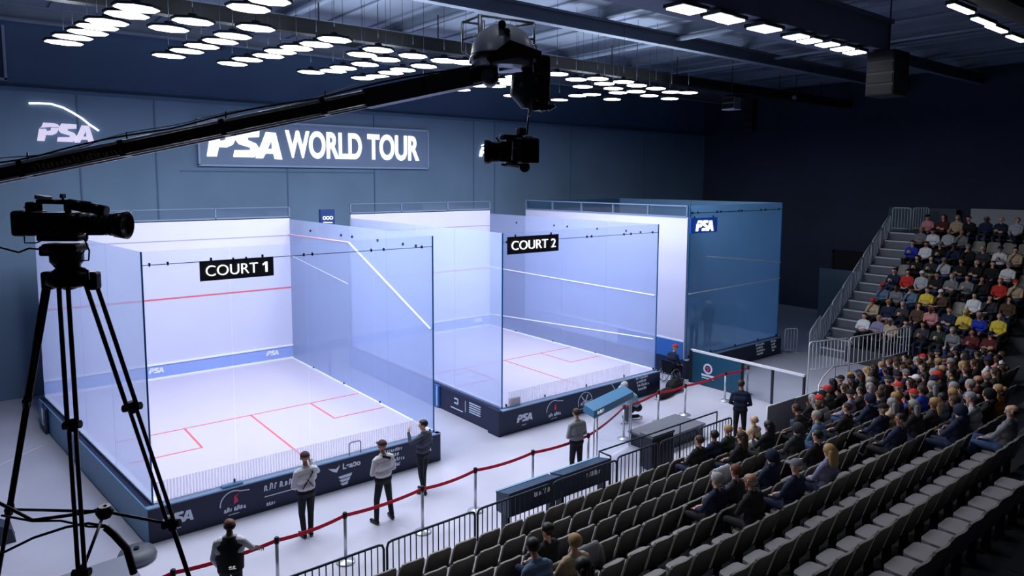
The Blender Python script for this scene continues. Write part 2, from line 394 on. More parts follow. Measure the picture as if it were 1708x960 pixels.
def fit_text(mb, txt, h, x0, x1, z, y, bold=.0):
    cu = bpy.data.curves.new('l', 'FONT'); cu.body = txt; cu.size = h/.69; cu.offset = bold; ob = bpy.data.objects.new('l', cu); COL.objects.link(ob)
    bpy.context.view_layer.update(); wd = ob.dimensions.x; bpy.data.objects.remove(ob); bpy.data.curves.remove(cu)
    return text_bm(mb, txt, h, facing(((x0+x1)/2, y, z)), .03, bold, (x1-x0)/wd)
m = MB(); fit_text(m, 'WORLD', 1.02, signx(477), signx(604), -.46, -.05, .045); fit_text(m, 'TOUR', 1.02, signx(612), signx(698), -.46, -.05, .045); m.build('lettering', M_signlit, t)
# emblem on the wall at the left
M_lav = mat('lavender_letters', (214, 206, 230), .5, emit=.55)
a = at(63, 240, 1, 12.9); b = at(157, 240, 1, 12.9); c = at(110, 222, 1, 12.9)
t = thing('wall_emblem', 'pale PSA emblem under a thin white arc on the back wall at left', 'emblem', (c.x, 12.9, c.z))
psa_bm(MB(), (b.x-a.x)*1.02, facing((0, .05, 0)), .06).build('lettering', M_lav, t)
arc = []
for q in ((48,172),(65,172),(85,173),(105,179),(122,188),(138,198),(150,208),(158,213),(165,218)):
    p = at(q[0], q[1], 1, 12.9); arc.append((p.x-c.x, p.z-c.z))
MB().ribbon(arc, .06, facing((0, .05, 0)), .05).build('arc', M_signlit, t)
# small emblem far along the wall, behind the hanging camera
a = at(817, 254, 1, 12.9)
t = thing('wall_emblem', 'small white emblem on the back wall beside the hanging camera', 'emblem', (a.x, 12.9, a.z))
psa_bm(MB(), 1.25, facing((0, .05, 0)), .05).build('lettering', M_signlit, t)
MB().ribbon([(-.5, .32), (-.2, .42), (.15, .3), (.4, .05)], .05, facing((0, .05, 0)), .05).build('arc', M_signlit, t)
# ================================================================ the glass courts
FP = .78            # court floor height above the hall floor
M_plsideB = mat('plinth_blue', (54, 112, 190), .5)
M_teal = mat('teal_cladding', (92, 148, 188), .35, noise=.08)
M_pltop = mat('plinth_edge', (150, 180, 214), .4)
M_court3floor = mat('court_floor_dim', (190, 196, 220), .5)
M_frit = mat('white_frit_strip', (250, 248, 252), .5)
M_fritgold = mat('gold_frit_strip', (226, 208, 170), .5)
def wall_glass(parent, p0, p1, z0, z1, n, mt, th=.012, name='glass_panel'):
    """n upright panes between two floor points, each a pane of its own"""
    p0, p1 = Vector((p0[0], p0[1], 0)), Vector((p1[0], p1[1], 0)); d = p1-p0; L = d.length; ang = math.atan2(d.y, d.x)
    for i in range(n):
        c = p0+d*((i+.5)/n)
        MB().box((c.x, c.y, (z0+z1)/2), (L/n-.012, th, z1-z0), rz=ang).build(name, mt, parent)
    return ang
def clips(parent, p0, p1, z, ts, side=-.03):
    p0, p1 = Vector((p0[0], p0[1], z)), Vector((p1[0], p1[1], z)); d = (p1-p0); ang = math.atan2(d.y, d.x)
    for t in ts:
        c = p0+d*t
        m = MB(); m.box((c.x, c.y, c.z), (.035, .05, .055), rz=ang, bev=.006); m.box((c.x, c.y, c.z-.035), (.02, .06, .02), rz=ang); m.build('clamp', M_clip, parent)
def strip(parent, name, pts, w, mt, th=.01):
    """painted stripe along 3-D points: a thin flat bar"""
    m = MB()
    for a, b in zip(pts, pts[1:]):
        a, b = Vector(a), Vector(b); m.tube(a, b, w/2, n=4)
    return m.build(name, mt, parent)
def floor_lines(parent, W, D, x0=.13):
    z = FP+.004; lw = .05; m = MB(); s = 4.26; bx = 1.6
    def r(ax, ay, bx_, by): m.b2((ax, ay, FP), (bx_, by, z))
    r(x0, s, W-x0, s+lw); r(W/2-lw/2, .4, W/2+lw/2, s)
    r(x0, s-bx-lw, x0+bx+lw, s-bx); r(x0+bx, s-bx, x0+bx+lw, s)
    r(W-x0-bx-lw, s-bx-lw, W-x0, s-bx); r(W-x0-bx-lw, s-bx, W-x0-bx, s)
    m.build('floor_lines', M_redline, parent)
def frit(parent, W, y, x0, x1, gaps):
    MB().b2((x0, y-.003, FP-.02), (x1, y+.003, FP+.44)).build('frit_strip', M_fritS, parent)

def court(label, X, Y, W, D, p, H, Hb, skew, front_seams=4, left=True, right=True, dark=False):
    t = thing('squash_court', label, 'squash court', (X, Y, 0))
    mg = .128
    # plinth carcass: a skewed slab with a recessed top
    outline = [(0, 0), (W, 0), (W, D+.15), (skew, D+.15)]
    MB().prism(outline, Matrix.Translation((0, 0, .0)), p-.02).build('plinth', M_navy, t)
    fl = [(mg, mg), (W-mg, mg), (W-mg, D), (skew+mg, D)]
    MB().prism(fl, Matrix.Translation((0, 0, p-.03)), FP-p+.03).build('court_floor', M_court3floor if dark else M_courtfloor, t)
    m = MB()
    m.b2((0, -.02, p-.03), (W, mg, p)); m.b2((W-mg, 0, p-.03), (W+.01, D, p)); m.build('plinth_edge', M_pltop, t)
    # front glass
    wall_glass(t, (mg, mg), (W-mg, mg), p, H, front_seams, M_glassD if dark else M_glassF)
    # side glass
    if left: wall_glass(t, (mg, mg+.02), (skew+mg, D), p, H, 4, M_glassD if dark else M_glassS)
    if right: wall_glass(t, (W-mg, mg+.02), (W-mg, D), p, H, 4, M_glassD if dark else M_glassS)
    for x in (mg, W-mg): MB().box((x, mg-.004, (p+H)/2), (.03, .03, H-p)).build('corner_edge', M_edge, t)
    m = MB(); m.box(((W)/2, mg, H-.27), (W-2*mg, .03, .012)); m.build('top_seam', M_clip, t)
    clips(t, (mg, mg-.03), (W-mg, mg-.03), H-.25, (.02, .07, .26, .3, .49, .52, .74, .79, .95))
    clips(t, (mg, mg-.03), (W-mg, mg-.03), p+.1, (.02, .24, .5, .76, .98))
    clips(t, (W-mg-.03, mg), (W-mg-.03, D), H-.3, (.08, .15, .3, .47, .55, .8))
    clips(t, (W-mg-.03, mg), (W-mg-.03, D), FP+.05, (.3, .55, .8))
    return t
def front_wall(t, W, D, Hb, skew, tin_logos=True, extra=.38):
    x0, x1 = skew+.128, W-.128
    MB().b2((x0, D, 1.28), (x1, D+.08, Hb)).build('front_wall', M_courtwhite, t)
    tn = MB().b2((x0, D-.02, FP), (x1, D+.08, 1.26)).build('tin', M_tin, t)
    m = MB(); m.b2((x0, D-.05, 1.25), (x1, D+.0, 1.30)); m.b2((x0, D-.05, FP), (x1, D-.02, FP+.06)); m.build('tin_line', M_lineW, t)
    m = MB(); m.b2((x0, D-.008, FP+1.78+.83), (x1, D, FP+1.78+.88)); m.build('service_line', M_redline, t)
    m = MB(); m.b2((x0, D-.008, 5.30), (x1, D, 5.33)); m.build('out_line', mat('grey_line', (170, 165, 190), .6), t)
    wall_glass(t, (x0, D+.04), (x1, D+.04), Hb, Hb+extra, 3, M_glassC, name='top_glass')
    m = MB()
    m.b2((x0, D+.0, Hb+extra-.02), (x1, D+.08, Hb+extra)); m.b2((x0, D, Hb-.03), (x1, D+.1, Hb+.05))
    for k in range(4): q = x0+(x1-x0)*k/3; m.b2((q-.02, D, Hb), (q+.02, D+.07, Hb+extra))
    m.build('top_frame', mat('frame_silver', (128, 146, 176), .4, .3), t)
    if tin_logos:
        m = MB()
        for f in (.40, .90): psa_bm(m, .46, facing((x0+(x1-x0)*f, D-.02, 1.08)), .012)
        m.build('emblem', M_lineW, tn)
    return t
# ---- sponsor marks on the hoardings (drawn as strokes, as unreadable as in the photo)
M_mark = mat('pale_marks', (196, 206, 228), .5, emit=.08)
M_pink = mat('pink_mark', (226, 60, 100), .5)
def squiggle(m, M, x0, x1, z, h, seed, w=.022):
    r = random.Random(seed); x = x0
    while x < x1:
        k = h*r.uniform(.55, 1); pts = [(x, z), (x+k*.15, z+k), (x+k*.4, z+k*.9), (x+k*.35, z+k*.1), (x+k*.65, z+k*.05)][:r.choice((3, 4, 5))]
        m.ribbon(pts, w, M, .008); x += h*r.uniform(.55, .8)
def arc_pts(cx, cz, r, a0, a1, n=10): return [(cx+r*math.cos(math.radians(a0+(a1-a0)*i/n)), cz+r*math.sin(math.radians(a0+(a1-a0)*i/n))) for i in range(n+1)]
def marks(t, M, items):
    for kind, x, z, s in items:
        m = MB(); m2 = None
        if kind == 'psa':
            psa_bm(m, s, M @ Matrix.Translation((x, z, 0)), .012); m.ribbon([(x-.1, z-s*.36), (x+.06, z-s*.34)], .015, M, .01)
        elif kind == 'arc':
            m.ribbon(arc_pts(x, z, s*.5, 185, 60)+[(x+s*.62, z+s*.38)], .02, M, .01); squiggle(m, M, x-s*.35, x+s*.45, z-s*.3, s*.18, 3)
            m.ribbon([(x-s*.2, z-s*.42), (x+s*.2, z-s*.42)], .012, M, .01)
            m2 = MB(); m2.prism([(x, z-.02), (x+.1, z+.03), (x+.06, z+.14), (x+.12, z+.2), (x+.02, z+.16)], M, .012)
        elif kind == 'script':
            squiggle(m, M, x-s*.5, x+s*.5, z+.1, s*.2, 11, .024); m.ribbon([(x-s*.5, z-.03), (x+s*.6, z-.03)], .018, M, .01); squiggle(m, M, x-s*.45, x-s*.2, z-.25, s*.1, 5, .016)
        elif kind == 'wing':
            m.prism([(x-.42, z+.22), (x-.22, z+.17), (x-.12, z+.24), (x-.2, z+.08), (x-.3, z+.12)], M, .012)
            text_bm(m, 'Leaɔo', .13, M @ Matrix.Translation((x+.18, z+.12, 0)), .012, .006)
            for i in range(3): m.prism([(x-.17+i*.025, z-.04-i*.09), (x+.19-i*.05, z-.02-i*.09), (x+.16-i*.05, z-.09-i*.09), (x-.12+i*.03, z-.10-i*.09)], M, .012)
        elif kind == 'shield':
            m.ribbon(arc_pts(x, z, s*.5, -20, 200), .018, M, .01); m.ribbon([(x-.16, z+.2), (x, z), (x+.12, z+.22)], .03, M, .01); squiggle(m, M, x-s*.3, x+s*.4, z-s*.15, s*.22, 8); m.ribbon([(x-s*.6, z-s*.35), (x+s*.5, z-s*.28)], .016, M, .01)
        elif kind == 'flower':
            m.ribbon([(x-.16, z+.36), (x-.03, z+.2), (x+.02, z+.06)], .022, M, .01); m.ribbon([(x-.12, z+.02), (x+.02, z+.04), (x+.16, z+.1)], .04, M, .01)
            m.ribbon([(x-.14, z-.08), (x+.13, z-.06)], .05, M, .01); m.ribbon([(x-.1, z-.17), (x+.09, z-.16)], .045, M, .01)
        elif kind == 'lines':
            for i in range(4): squiggle(m, M, x-s*.4+i*.04, x+s*.4-(i % 2)*.12, z+.22-i*.13, .09, 20+i, .018)
        m.build('sponsor_mark', M_mark, t)
        if m2: m2.build('sponsor_mark', M_pink, t, 'pink figure in the arc mark')
# ---- court 1
W1, D1 = 6.99, 9.70
c1 = court('large glass squash court at left with a COURT 1 sign on its front glass', 0, 0, W1, D1, .75, 5.90, 5.97, -1.0)
front_wall(c1, W1, D1, 5.97, -1.0)
floor_lines(c1, W1, D1)
frit(c1, W1, .10, .2, 6.6, [(1.42, 1.9), (4.95, 5.15)])
# white edge line on the right, out lines and a painted reflection streak on the glass
m = MB(); m.b2((W1-.2, .15, FP), (W1-.13, D1, FP+.03)); m.build('edge_line', M_lineW, c1)
m = MB(); m.prism([(-1.0+.13, D1), (-1.0+.24, D1), (.24, .2), (.13, .2)], Matrix.Translation((0, 0, FP)), .012); m.build('edge_line', M_lineW, c1)
strip(c1, 'out_line', [(W1-.15, D1, 5.35), (W1-.15, 4.87, 5.40)], .05, mat('pale_red_line', (240, 190, 205), .6))
strip(c1, 'out_line', [(W1-.15, 4.87, 5.40), (W1-.15, .2, 3.48)], .06, M_lineW)
strip(c1, 'wall_stripe', [(W1-.15, D1, 4.6), (W1-.15, 5.0, 4.1)], .02, M_lineW)  # reflected streak on the glass, painted as a thin white bar
# teal lower cladding at the left flank
m = MB(); m.prism([(-.03, -.03), (0, -.03), (-1.0, D1), (-1.03, D1)], Matrix.Translation((0, 0, .02)), .74); m.build('side_cladding', M_teal, c1)
m = MB(); m.box((-.96, D1-.65, .38), (.06, 1.2, .72)); m.build('end_board', M_navy, c1)
q = Matrix.Translation((-1.0, D1-.7, .4)) @ Matrix.Rotation(-PI/2, 4, 'Z') @ RX
m = MB(); m.ribbon([(-.15, .2), (.1, .2), (.1, -.05), (-.15, -.05), (-.15, .2), (.0, -.2), (.2, -.2)], .04, q, .02); m.build('sponsor_mark', M_mark, c1)
marks(c1, facing((0, -.0, 0)), [('psa', .55, .40, .62), ('arc', 1.68, .38, .56), ('script', 2.75, .36, .8), ('wing', 4.27, .36, .8), ('lines', 5.55, .36, .8), ('lines', 6.5, .38, .55)])
m = MB(); m.b2((1.46, .0, .765), (1.9, .12, .80)); m.build('hatch_plate', M_teal, c1)
m = MB(); m.ribbon([(4.42, .74), (4.42, 1.02), (4.46, 1.06), (4.68, 1.06), (4.72, 1.02), (4.72, .74)], .02, facing((0, .05, 0)), .015); m.build('hatch_frame', M_grey, c1)
# ---- court 2
W2, D2 = 7.04, 9.62
c2 = court('glass squash court in the middle with a COURT 2 sign on its glass', 9.30, .37, W2, D2, .75, 5.84, 6.02, 0.0)
front_wall(c2, W2, D2, 6.02, 0.0)
floor_lines(c2, W2, D2)
frit(c2, W2, .10, .35, 5.6, [(.9, 1.4)])
m = MB(); m.b2((W2-.2, .15, FP), (W2-.13, D2, FP+.03)); m.b2((.13, .15, FP), (.2, D2, FP+.03)); m.build('edge_line', M_lineW, c2)
strip(c2, 'wall_stripe', [(W2-.15, D2, 3.45), (W2-.15, .2, 3.38)], .045, M_lineW)
strip(c2, 'wall_stripe', [(W2-.15, D2, 1.30), (W2-.15, .2, 1.85)], .045, M_lineW)
marks(c2, facing((0, -.0, 0)), [('psa', .88, .38, .6), ('arc', 2.05, .36, .6), ('shield', 3.38, .36, .62), ('flower', 4.74, .36, .6), ('lines', 6.1, .42, .8)])
m = MB(); m.b2((-.1, -.02, 0), (.02, .5, .76)); m.build('corner_block', M_navy, c2)
# left flank of court 2: blue doors, then a navy board
for y0, y1 in ((3.2, 4.4), (4.45, 6.4)):
    d = MB().b2((-.05, y0, .04), (.0, y1, .74)).build('access_panel', M_plsideB, c2)
    MB().b2((-.07, y0+.06, .06), (-.045, y0+.10, .72)).build('trim_bar', M_white, d)
MB().b2((-.05, 6.45, .04), (0, D2, .74)).build('access_panel', M_plsideB, c2)
q = Matrix.Translation((-.0, 1.6, .4)) @ Matrix.Rotation(-PI/2, 4, 'Z') @ RX
m = MB(); m.ribbon([(-.75, .14), (-.55, .14), (-.55, .0), (-.75, .0)], .04, q, .02); m.ribbon([(-.95, -.18), (-.3, -.18)], .025, q, .02); m.ribbon([(-.15, .2), (-.15, -.15)], .02, q, .02)
for i in range(5): m.ribbon([(.05, .2-i*.07), (.62, .2-i*.07)], .03, q, .02)
m.build('sponsor_mark', M_mark, c2)
m = MB(); m.b2((.42, .1, .77), (.8, .2, 1.0)); m.build('camera_box', mat('fritted_box', (190, 188, 198), .5), c2)
# ---- court 3
X3, Y3, W3, D3 = 18.3, .75, 6.5, 9.3
c3 = court('dark teal glass court at the far right end with a blue PSA sign', X3, Y3, W3, D3, .72, 6.42, 6.5, 0.0, 2, left=False, right=True, dark=True)
MB().b2((.05, .16, .72), (.13, D3, 6.0)).build('side_wall', M_courtwhite, c3)
MB().b2((.06, .2, 6.0), (.12, D3, 6.42)).build('top_glass', M_glassC, c3)
m = MB(); m.b2((.04, .2, 6.38), (.13, D3, 6.42)); m.b2((.03, .2, 5.98), (.13, D3, 6.03))
for k in range(6): y = .2+(D3-.2)*k/5; m.b2((.05, y-.02, 6.0), (.13, y+.02, 6.42))
m.build('top_frame', mat('frame_silver', (128, 146, 176), .4, .3), c3)
MB().b2((.02, .2, .05), (.05, 3.4, 1.35)).build('base_panel', M_plsideB, c3)
m = MB(); m.b2((.035, .2, 1.36), (.05, D3, 1.42)); m.build('edge_line', M_lineW, c3)
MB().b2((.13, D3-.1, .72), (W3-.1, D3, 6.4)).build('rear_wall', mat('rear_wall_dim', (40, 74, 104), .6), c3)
strip(c3, 'glass_line', [(.15, .1, 3.17), (W3-.13, .1, 3.24)], .035, M_lineW)
strip(c3, 'glass_line', [(1.2, .1, 4.5), (W3-.13, .1, 3.92)], .04, M_lineW)
m = MB(); m.b2((1.0, 4, 4.4-.02), (1.02, 8.9, 4.45)); m.build('wall_line', M_redline, c3)
marks(c3, facing((0, -.0, 0)), [('lines', 4.9, .36, .8), ('lines', 5.9, .36, .5)])
# ---- signs hung on the glass
M_signblk = mat('sign_black', (14, 20, 34), .5)
def glass_sign(label, x0, x1, z0, z1, y, txt, h, mt, ltx=None):
    cx_, cz_ = (x0+x1)/2, (z0+z1)/2; t = thing('court_sign', label, 'sign', (cx_, y, cz_))
    MB().b2((-(x1-x0)/2, -.02, -(z1-z0)/2), ((x1-x0)/2, .01, (z1-z0)/2)).build('board', mt, t)
    m = MB()
    if txt == 'COURT 1':
        fit_text(m, 'COURT', h, -(x1-x0)*.43, (x1-x0)*.27, -h/2, -.02, -.003)
        m.prism([(-.03, 0), (.012, 0), (.012, h), (-.02, h), (-.085, h*.80), (-.085, h*.66), (-.03, h*.80)], facing(((x1-x0)*.40, -.02, -h/2)), .03)
    elif txt: fit_text(m, txt, h, -(x1-x0)*.43, (x1-x0)*.43, -h/2, -.02, -.003)
    else: psa_bm(m, (x1-x0)*.66, facing((.02, -.02, -.02)), .02)
    m.build('lettering', M_signlit, t)
    m = MB()
    for s in (-1, 1): m.b2((s*(x1-x0)*.35-.02, -.015, (z1-z0)/2-.02), (s*(x1-x0)*.35+.02, .012, (z1-z0)/2+.06))
    m.build('hook', M_clip, t)
    return t
glass_sign('black sign reading COURT 1 on the left court glass', 1.20, 2.73, 5.23, 5.645, .10, 'COURT 1', .22, M_signblk)
glass_sign('black sign reading COURT 2 on the middle court glass', 9.58, 11.54, 5.22, 5.72, .47, 'COURT 2', .26, M_signblk)
glass_sign('blue PSA sign at the top left of the dark teal court', 18.42, 20.05, 5.40, 5.96, .84, None, 0, mat('sign_blue', (34, 88, 200), .5, emit=.15))
# small dark blue banner box standing between court 1 and court 2
t = thing('banner_tower', 'dark blue banner tower in the gap behind court 1 and court 2', 'banner', (7.72, 8.4, 0))
MB().b2((-.27, -.08, 5.55), (.27, .08, 6.28), bev=.01).build('banner_box', mat('banner_navy', (20, 48, 104), .6), t)
m = MB(); q = facing((0, -.08, 5.95))
for i in range(3): m.ribbon(arc_pts(-.13+i*.13, .03, .055, 0, 360, 8), .03, q, .012)
m.ribbon([(-.17, -.12), (.17, -.14)], .03, q, .012); m.build('emblem', M_letter, t)
m = MB(); m.tube((0, 0, 0), (0, 0, 5.56), .04); m.lathe([(.3, 0), (.3, .03), (.05, .05)]); m.build('pole', M_darkrail, t)
# ================================================================ camera crane
t = thing('camera_crane', 'long black camera crane arm crossing the picture with a grey remote head', 'camera crane', (0, 0, 0))
DJ = 6.5
def P(u, v, d=DJ): return pt(u, v, d)
A0, A1 = P(-560, 408), P(830, 120)
d_ = (A1-A0).normalized(); zz = Vector((0, 0, 1)); up_ = (zz-d_*zz.dot(d_)).normalized(); sd = d_.cross(up_)
L_ = (A1-A0).length
Mj = Matrix(((d_.x, sd.x, up_.x, 0), (d_.y, sd.y, up_.y, 0), (d_.z, sd.z, up_.z, 0), (0, 0, 0, 1))); Mj.translation = (A0+A1)/2
m = MB(); m.box((0, 0, 0), (L_, .15, .11), m=Mj, bev=.012); m.build('arm_beam', mat('crane_black', (24, 26, 31), .32), t)
m = MB()
for s in (-1, 1):
    for q in (-.062, .066): m.tube(Mj @ Vector((-L_/2, s*.074, q)), Mj @ Vector((L_/2, s*.074, q)), .012, n=8)
m.build('arm_rail', mat('rail_silver', (225, 228, 236), .3, .9), t)
m = MB(); m.box((0, 0, 0), (1.0, .175, .17), m=Mj @ Matrix.Translation((L_/2-.75, 0, 0))); m.build('end_sleeve', mat('sleeve_grey', (44, 46, 54), .4, .3), t)
wp = [Mj @ Vector((x, -.05, .10+.05*abs(math.sin(x*1.7))+.02*math.sin(x*5))) for x in np.linspace(-L_/2, L_/2-.1, 40)]
MB().path(wp, .006, 5).build('cable', mat('cable_pale', (225, 228, 236), .3, .8), t)
wp = [Mj @ Vector((x, .06, .085+.03*abs(math.sin(x*2.3+1)))) for x in np.linspace(-L_/2, L_/2-.05, 40)]
MB().path(wp, .009, 5).build('cable', M_black, t)
for x in np.arange(-L_/2+.6, L_/2, .95):
    m = MB(); m.box((0, 0, 0), (.05, .18, .15), m=Mj @ Matrix.Translation((x, 0, .005))); m.tube(Mj @ Vector((x, -.05, .07)), Mj @ Vector((x+.02, -.05, .16)), .008); m.build('cable_guide', M_black, t)
q = Mj @ Matrix.Translation((L_/2-5.0, .081, -.02)) @ Matrix.Rotation(PI/2, 4, 'X')
q = Mj @ Matrix.Translation((-L_/2+L_*.50, -.083, -.02)) @ RX
if (q.to_3x3() @ Vector((0, 0, 1))).dot(FW) > 0: q = Mj @ Matrix.Translation((-L_/2+L_*.50, .083, -.02)) @ Matrix.Rotation(PI, 4, 'Z') @ RX
m = MB(); squiggle(m, q, -.42, .42, -.02, .06, 31, .008); m.build('arm_lettering', mat('dull_gold', (120, 108, 84), .5), t)
# crane pedestal, left of the frame
pb = A0+(A1-A0)*.06
m = MB(); m.lathe([(.10, .0), (.10, pb.z-.1)], o=(pb.x, pb.y, 0)); m.lathe([(.6, 0), (.6, .12), (.12, .2)], o=(pb.x, pb.y, 0)); m.box((pb.x, pb.y, pb.z-.1), (.3, .3, .25)); m.build('pedestal', M_black, t)
cw = A0-d_*.1; MB().box((cw.x, cw.y, cw.z-.05), (.5, .5, .45), bev=.03).build('counterweight', M_black, t)
# remote head: hooded dome, frames, arm and drop
M_dome = mat('dome_grey', (190, 198, 214), .35, .2); M_alu = mat('frame_tube', (170, 180, 198), .35, .4)
R3 = Matrix(((RT.x, FW.x, 0, 0), (RT.y, FW.y, 0, 0), (0, 0, 1, 0), (0, 0, 0, 1)))      # local x to the right of the head, y away, z up
fh = Vector((FW.x, FW.y, 0)).normalized(); rh = Vector((fh.y, -fh.x, 0))
R3 = Matrix(((rh.x, fh.x, 0, 0), (rh.y, fh.y, 0, 0), (0, 0, 1, 0), (0, 0, 0, 1)))
hd = P(842, 88); K = DJ/CF
def H(u, v, y=0.0): return hd + rh*((u-842)*K) + fh*y + Vector((0, 0, -(v-88)*K*1.006))
dm = MB().lathe([(.285, -.10), (.30, 0), (.28, .12), (.22, .22), (.12, .285), (.02, .30)], o=H(838, 96), n=18).build('dome', M_dome, t)
m = MB(); m.lathe([(.302, 0), (.304, .05), (.302, .06)], o=H(838, 103), n=18); m.build('dome_band', M_black, dm)
m = MB(); m.tube(H(837, 52, -.2), H(837, 52, -.27), .035, n=12); m.tube(H(845, 64, -.24), H(845, 64, -.30), .03, n=6); m.build('dome_bolt', M_black, dm)
m = MB()
for a, b in (((771, 36), (800, 40)), ((771, 36), (771, 84)), ((771, 66), (800, 56)), ((891, 38), (891, 76)), ((800, 26), (891, 38)), ((800, 26), (771, 38)), ((845, 46), (891, 38)), ((872, 64), (891, 64)), ((771, 84), (790, 100))): m.tube(H(*a, .05), H(*b, .05), .012)
m.tube(H(800, 24, .05), H(800, 104, .05), .022); m.tube(H(806, 34, .05), H(806, 104, .05), .016); m.build('guard_frame', M_alu, t)
m = MB(); m.path([H(785, 92), H(784, 105), H(795, 108), H(806, 100), H(800, 70), H(812, 50)], .01); m.path([H(884, 76), H(893, 76), H(899, 92), H(892, 96)], .014); m.path([H(903, 122), H(916, 128), H(918, 150), H(917, 172)], .008); m.build('cable', mat('cable_pale', (225, 228, 236), .3, .8), t)
m = MB(); m.prism([((u-842)*K, -(v-88)*K) for u, v in ((812, 106), (850, 78), (872, 86), (900, 96), (900, 108), (862, 104), (822, 112), (820, 116))], Matrix.Translation(hd-fh*.12) @ R3.to_3x3().to_4x4() @ RX, .2); m.build('swing_arm', M_black, t)
m = MB(); m.lathe([(.075, -.16), (.085, 0), (.075, .16)], o=H(817, 128), ax=-fh, n=14); m.lathe([(.04, .16), (.04, .2)], o=H(817, 128), ax=-fh, n=10); m.build('pivot_wheel', M_grey, t)
MB().tube(H(815, 112), H(815, 130), .09, n=10).build('pivot_block', mat('sleeve_grey', (44, 46, 54), .4, .3), t)
m = MB(); m.tube(H(832, 112), H(880, 104), .035); m.tube(H(858, 84), H(880, 128), .02); m.tube(H(880, 100), H(880, 140), .05); m.build('yoke', mat('yoke_grey', (88, 92, 104), .4, .4), t)
m = MB(); m.box(H(904, 116), (.10, .16, .26), bev=.02); m.box(H(898, 146), (.16, .2, .26), bev=.03); m.box(H(902, 172), (.10, .12, .12), bev=.01); m.lathe([(.03, 0), (.045, .05)], o=H(905, 174), ax=rh*.6+Vector((0, 0, -1))); m.lathe([(.03, 0), (.045, .05)], o=H(918, 172), ax=rh*.6+Vector((0, 0, -1))); m.build('pan_motor', M_black, t)
m = MB(); m.lathe([(.14, -.1), (.16, .1), (.05, .22)], o=H(879, 140), ax=Vector((0, 0, -1)), n=12); m.build('motor_shroud', mat('shroud_grey', (60, 64, 78), .4, .3), t)
m = MB(); m.path([H(888, 148), H(887, 165), H(886, 178), H(883, 191)], [.028, .028, .022, .016]); m.build('white_tube', M_white, t)
# the camera slung under the head on a thin drop post
m = MB(); m.tube(H(884, 176, .06), H(880, 222, .06), .009); m.build('drop_post', M_black, t)
rc = H(862, 256)
def Q(u, v, y=0.0): return H(u-8, v-7, y)
cb = MB().box(Q(880, 256), (.22, .26, .24), bev=.02).build('hung_camera', M_black, t)
m = MB(); m.box(Q(847, 258), (.17, .17, .19), bev=.015); m.lathe([(.085, 0), (.095, .05), (.115, .09), (.115, .13)], o=Q(839, 258), ax=-rh, n=14); m.build('lens_hood', mat('hood_black', (22, 24, 28), .4), cb)
m = MB(); m.box(Q(862, 234), (.24, .07, .05), bev=.012); m.tube(Q(836, 234), Q(842, 242), .01); m.build('top_handle', M_black, cb)
m = MB(); m.box(Q(878, 224), (.075, .07, .07), bev=.01); m.box(Q(878, 218.5), (.06, .05, .008)); m.build('receiver_box', mat('receiver', (60, 62, 70), .4, .4), cb)
m = MB(); m.path([Q(885, 232), Q(898, 233), Q(899, 240), Q(898, 262)], .008); m.tube(Q(864, 241, -.1), Q(863, 272, -.1), .010); m.box(Q(869, 252, -.135), (.035, .01, .012)); m.build('bright_trim', M_chrome, cb)
m = MB(); m.box(Q(872, 279), (.22, .1, .03), bev=.01); m.lathe([(.05, -.03), (.05, .03)], o=Q(884, 283), ax=-fh); m.tube(Q(845, 279), Q(874, 282), .012); m.build('mount_plate', M_grey, cb)

# ================================================================ broadcast camera on its tripod
DT = 3.4; K2 = DT/CF
to = pt(118, 400, DT); PZ = 4.95
def T(u, v, y=0.0): return Vector(((u-118)*K2, y, -(v-400)*K2))     # local to the camera's own Empty
rzc = math.atan2(rh.y, rh.x)
vc = thing('video_camera', 'black broadcast video camera with a long zoom lens on the tall tripod at left', 'video camera', to, rzc)
M_body = mat('camera_black', (34, 36, 41), .34); M_lens = mat('lens_black', (36, 38, 44), .28)
m = MB(); m.box(T(100, 374), (.19, .12, .105), bev=.01); m.box(T(100, 356), (.17, .10, .012)); m.box(T(105, 396), (.2, .1, .03), bev=.008); m.build('body', M_body, vc)
m = MB(); m.box(T(44, 372), (.075, .12, .125), bev=.016); m.box(T(62, 372), (.05, .115, .12), bev=.01); m.box(T(60, 345), (.05, .07, .05), bev=.01); m.build('battery', M_body, vc)
m = MB(); m.tube(T(70, 350), T(70, 337), .012); m.tube(T(66, 336), T(118, 337), .012, n=8); m.tube(T(114, 337), T(114, 352), .012); m.build('top_handle', M_body, vc)
m = MB(); m.prism([(-.03, -.004), (.02, -.008), (.03, .006), (-.028, .016)], Matrix.Translation(T(83, 330)) @ RX, .05); m.build('tally_flag', M_white, vc)
m = MB(); m.tube(T(109, 338), T(109, 326), .006); m.box(T(109, 327), (.012, .03, .02)); m.build('cold_shoe', M_body, vc)
ax = (T(180, 352)-T(118, 338)).normalized()
m = MB(); m.tube(T(118, 340), T(152, 346), .026, .03, 12); m.tube(T(152, 346), T(179, 352), .026, .027, 12); m.lathe([(.022, 0), (.027, .004)], o=T(179, 352), ax=ax); m.build('viewfinder', M_lens, vc)
m = MB(); m.tube(T(120, 340, -.02), T(121, 356, -.02), .015); m.box(T(121, 345), (.025, .05, .03), bev=.004); m.build('viewfinder_mount', M_body, vc)
ln = MB().lathe([(.045, -.02), (.040, .02), (.037, .06), (.045, .075), (.045, .115), (.050, .12), (.052, .155), (.060, .16), (.068, .215), (.064, .217), (.055, .20), (.02, .19)], o=T(140, 374), ax=(1, 0, -.015), n=20).build('zoom_lens', M_lens, vc)
m = MB()
for k in range(5): m.lathe([(.0465+.002*k, 0), (.0475+.002*k, .004), (.0465+.002*k, .008)], o=T(150+9*k, 374), ax=(1, 0, -.015), n=20)
m.build('lens_ring', mat('ring_grey', (70, 74, 78), .35), ln)
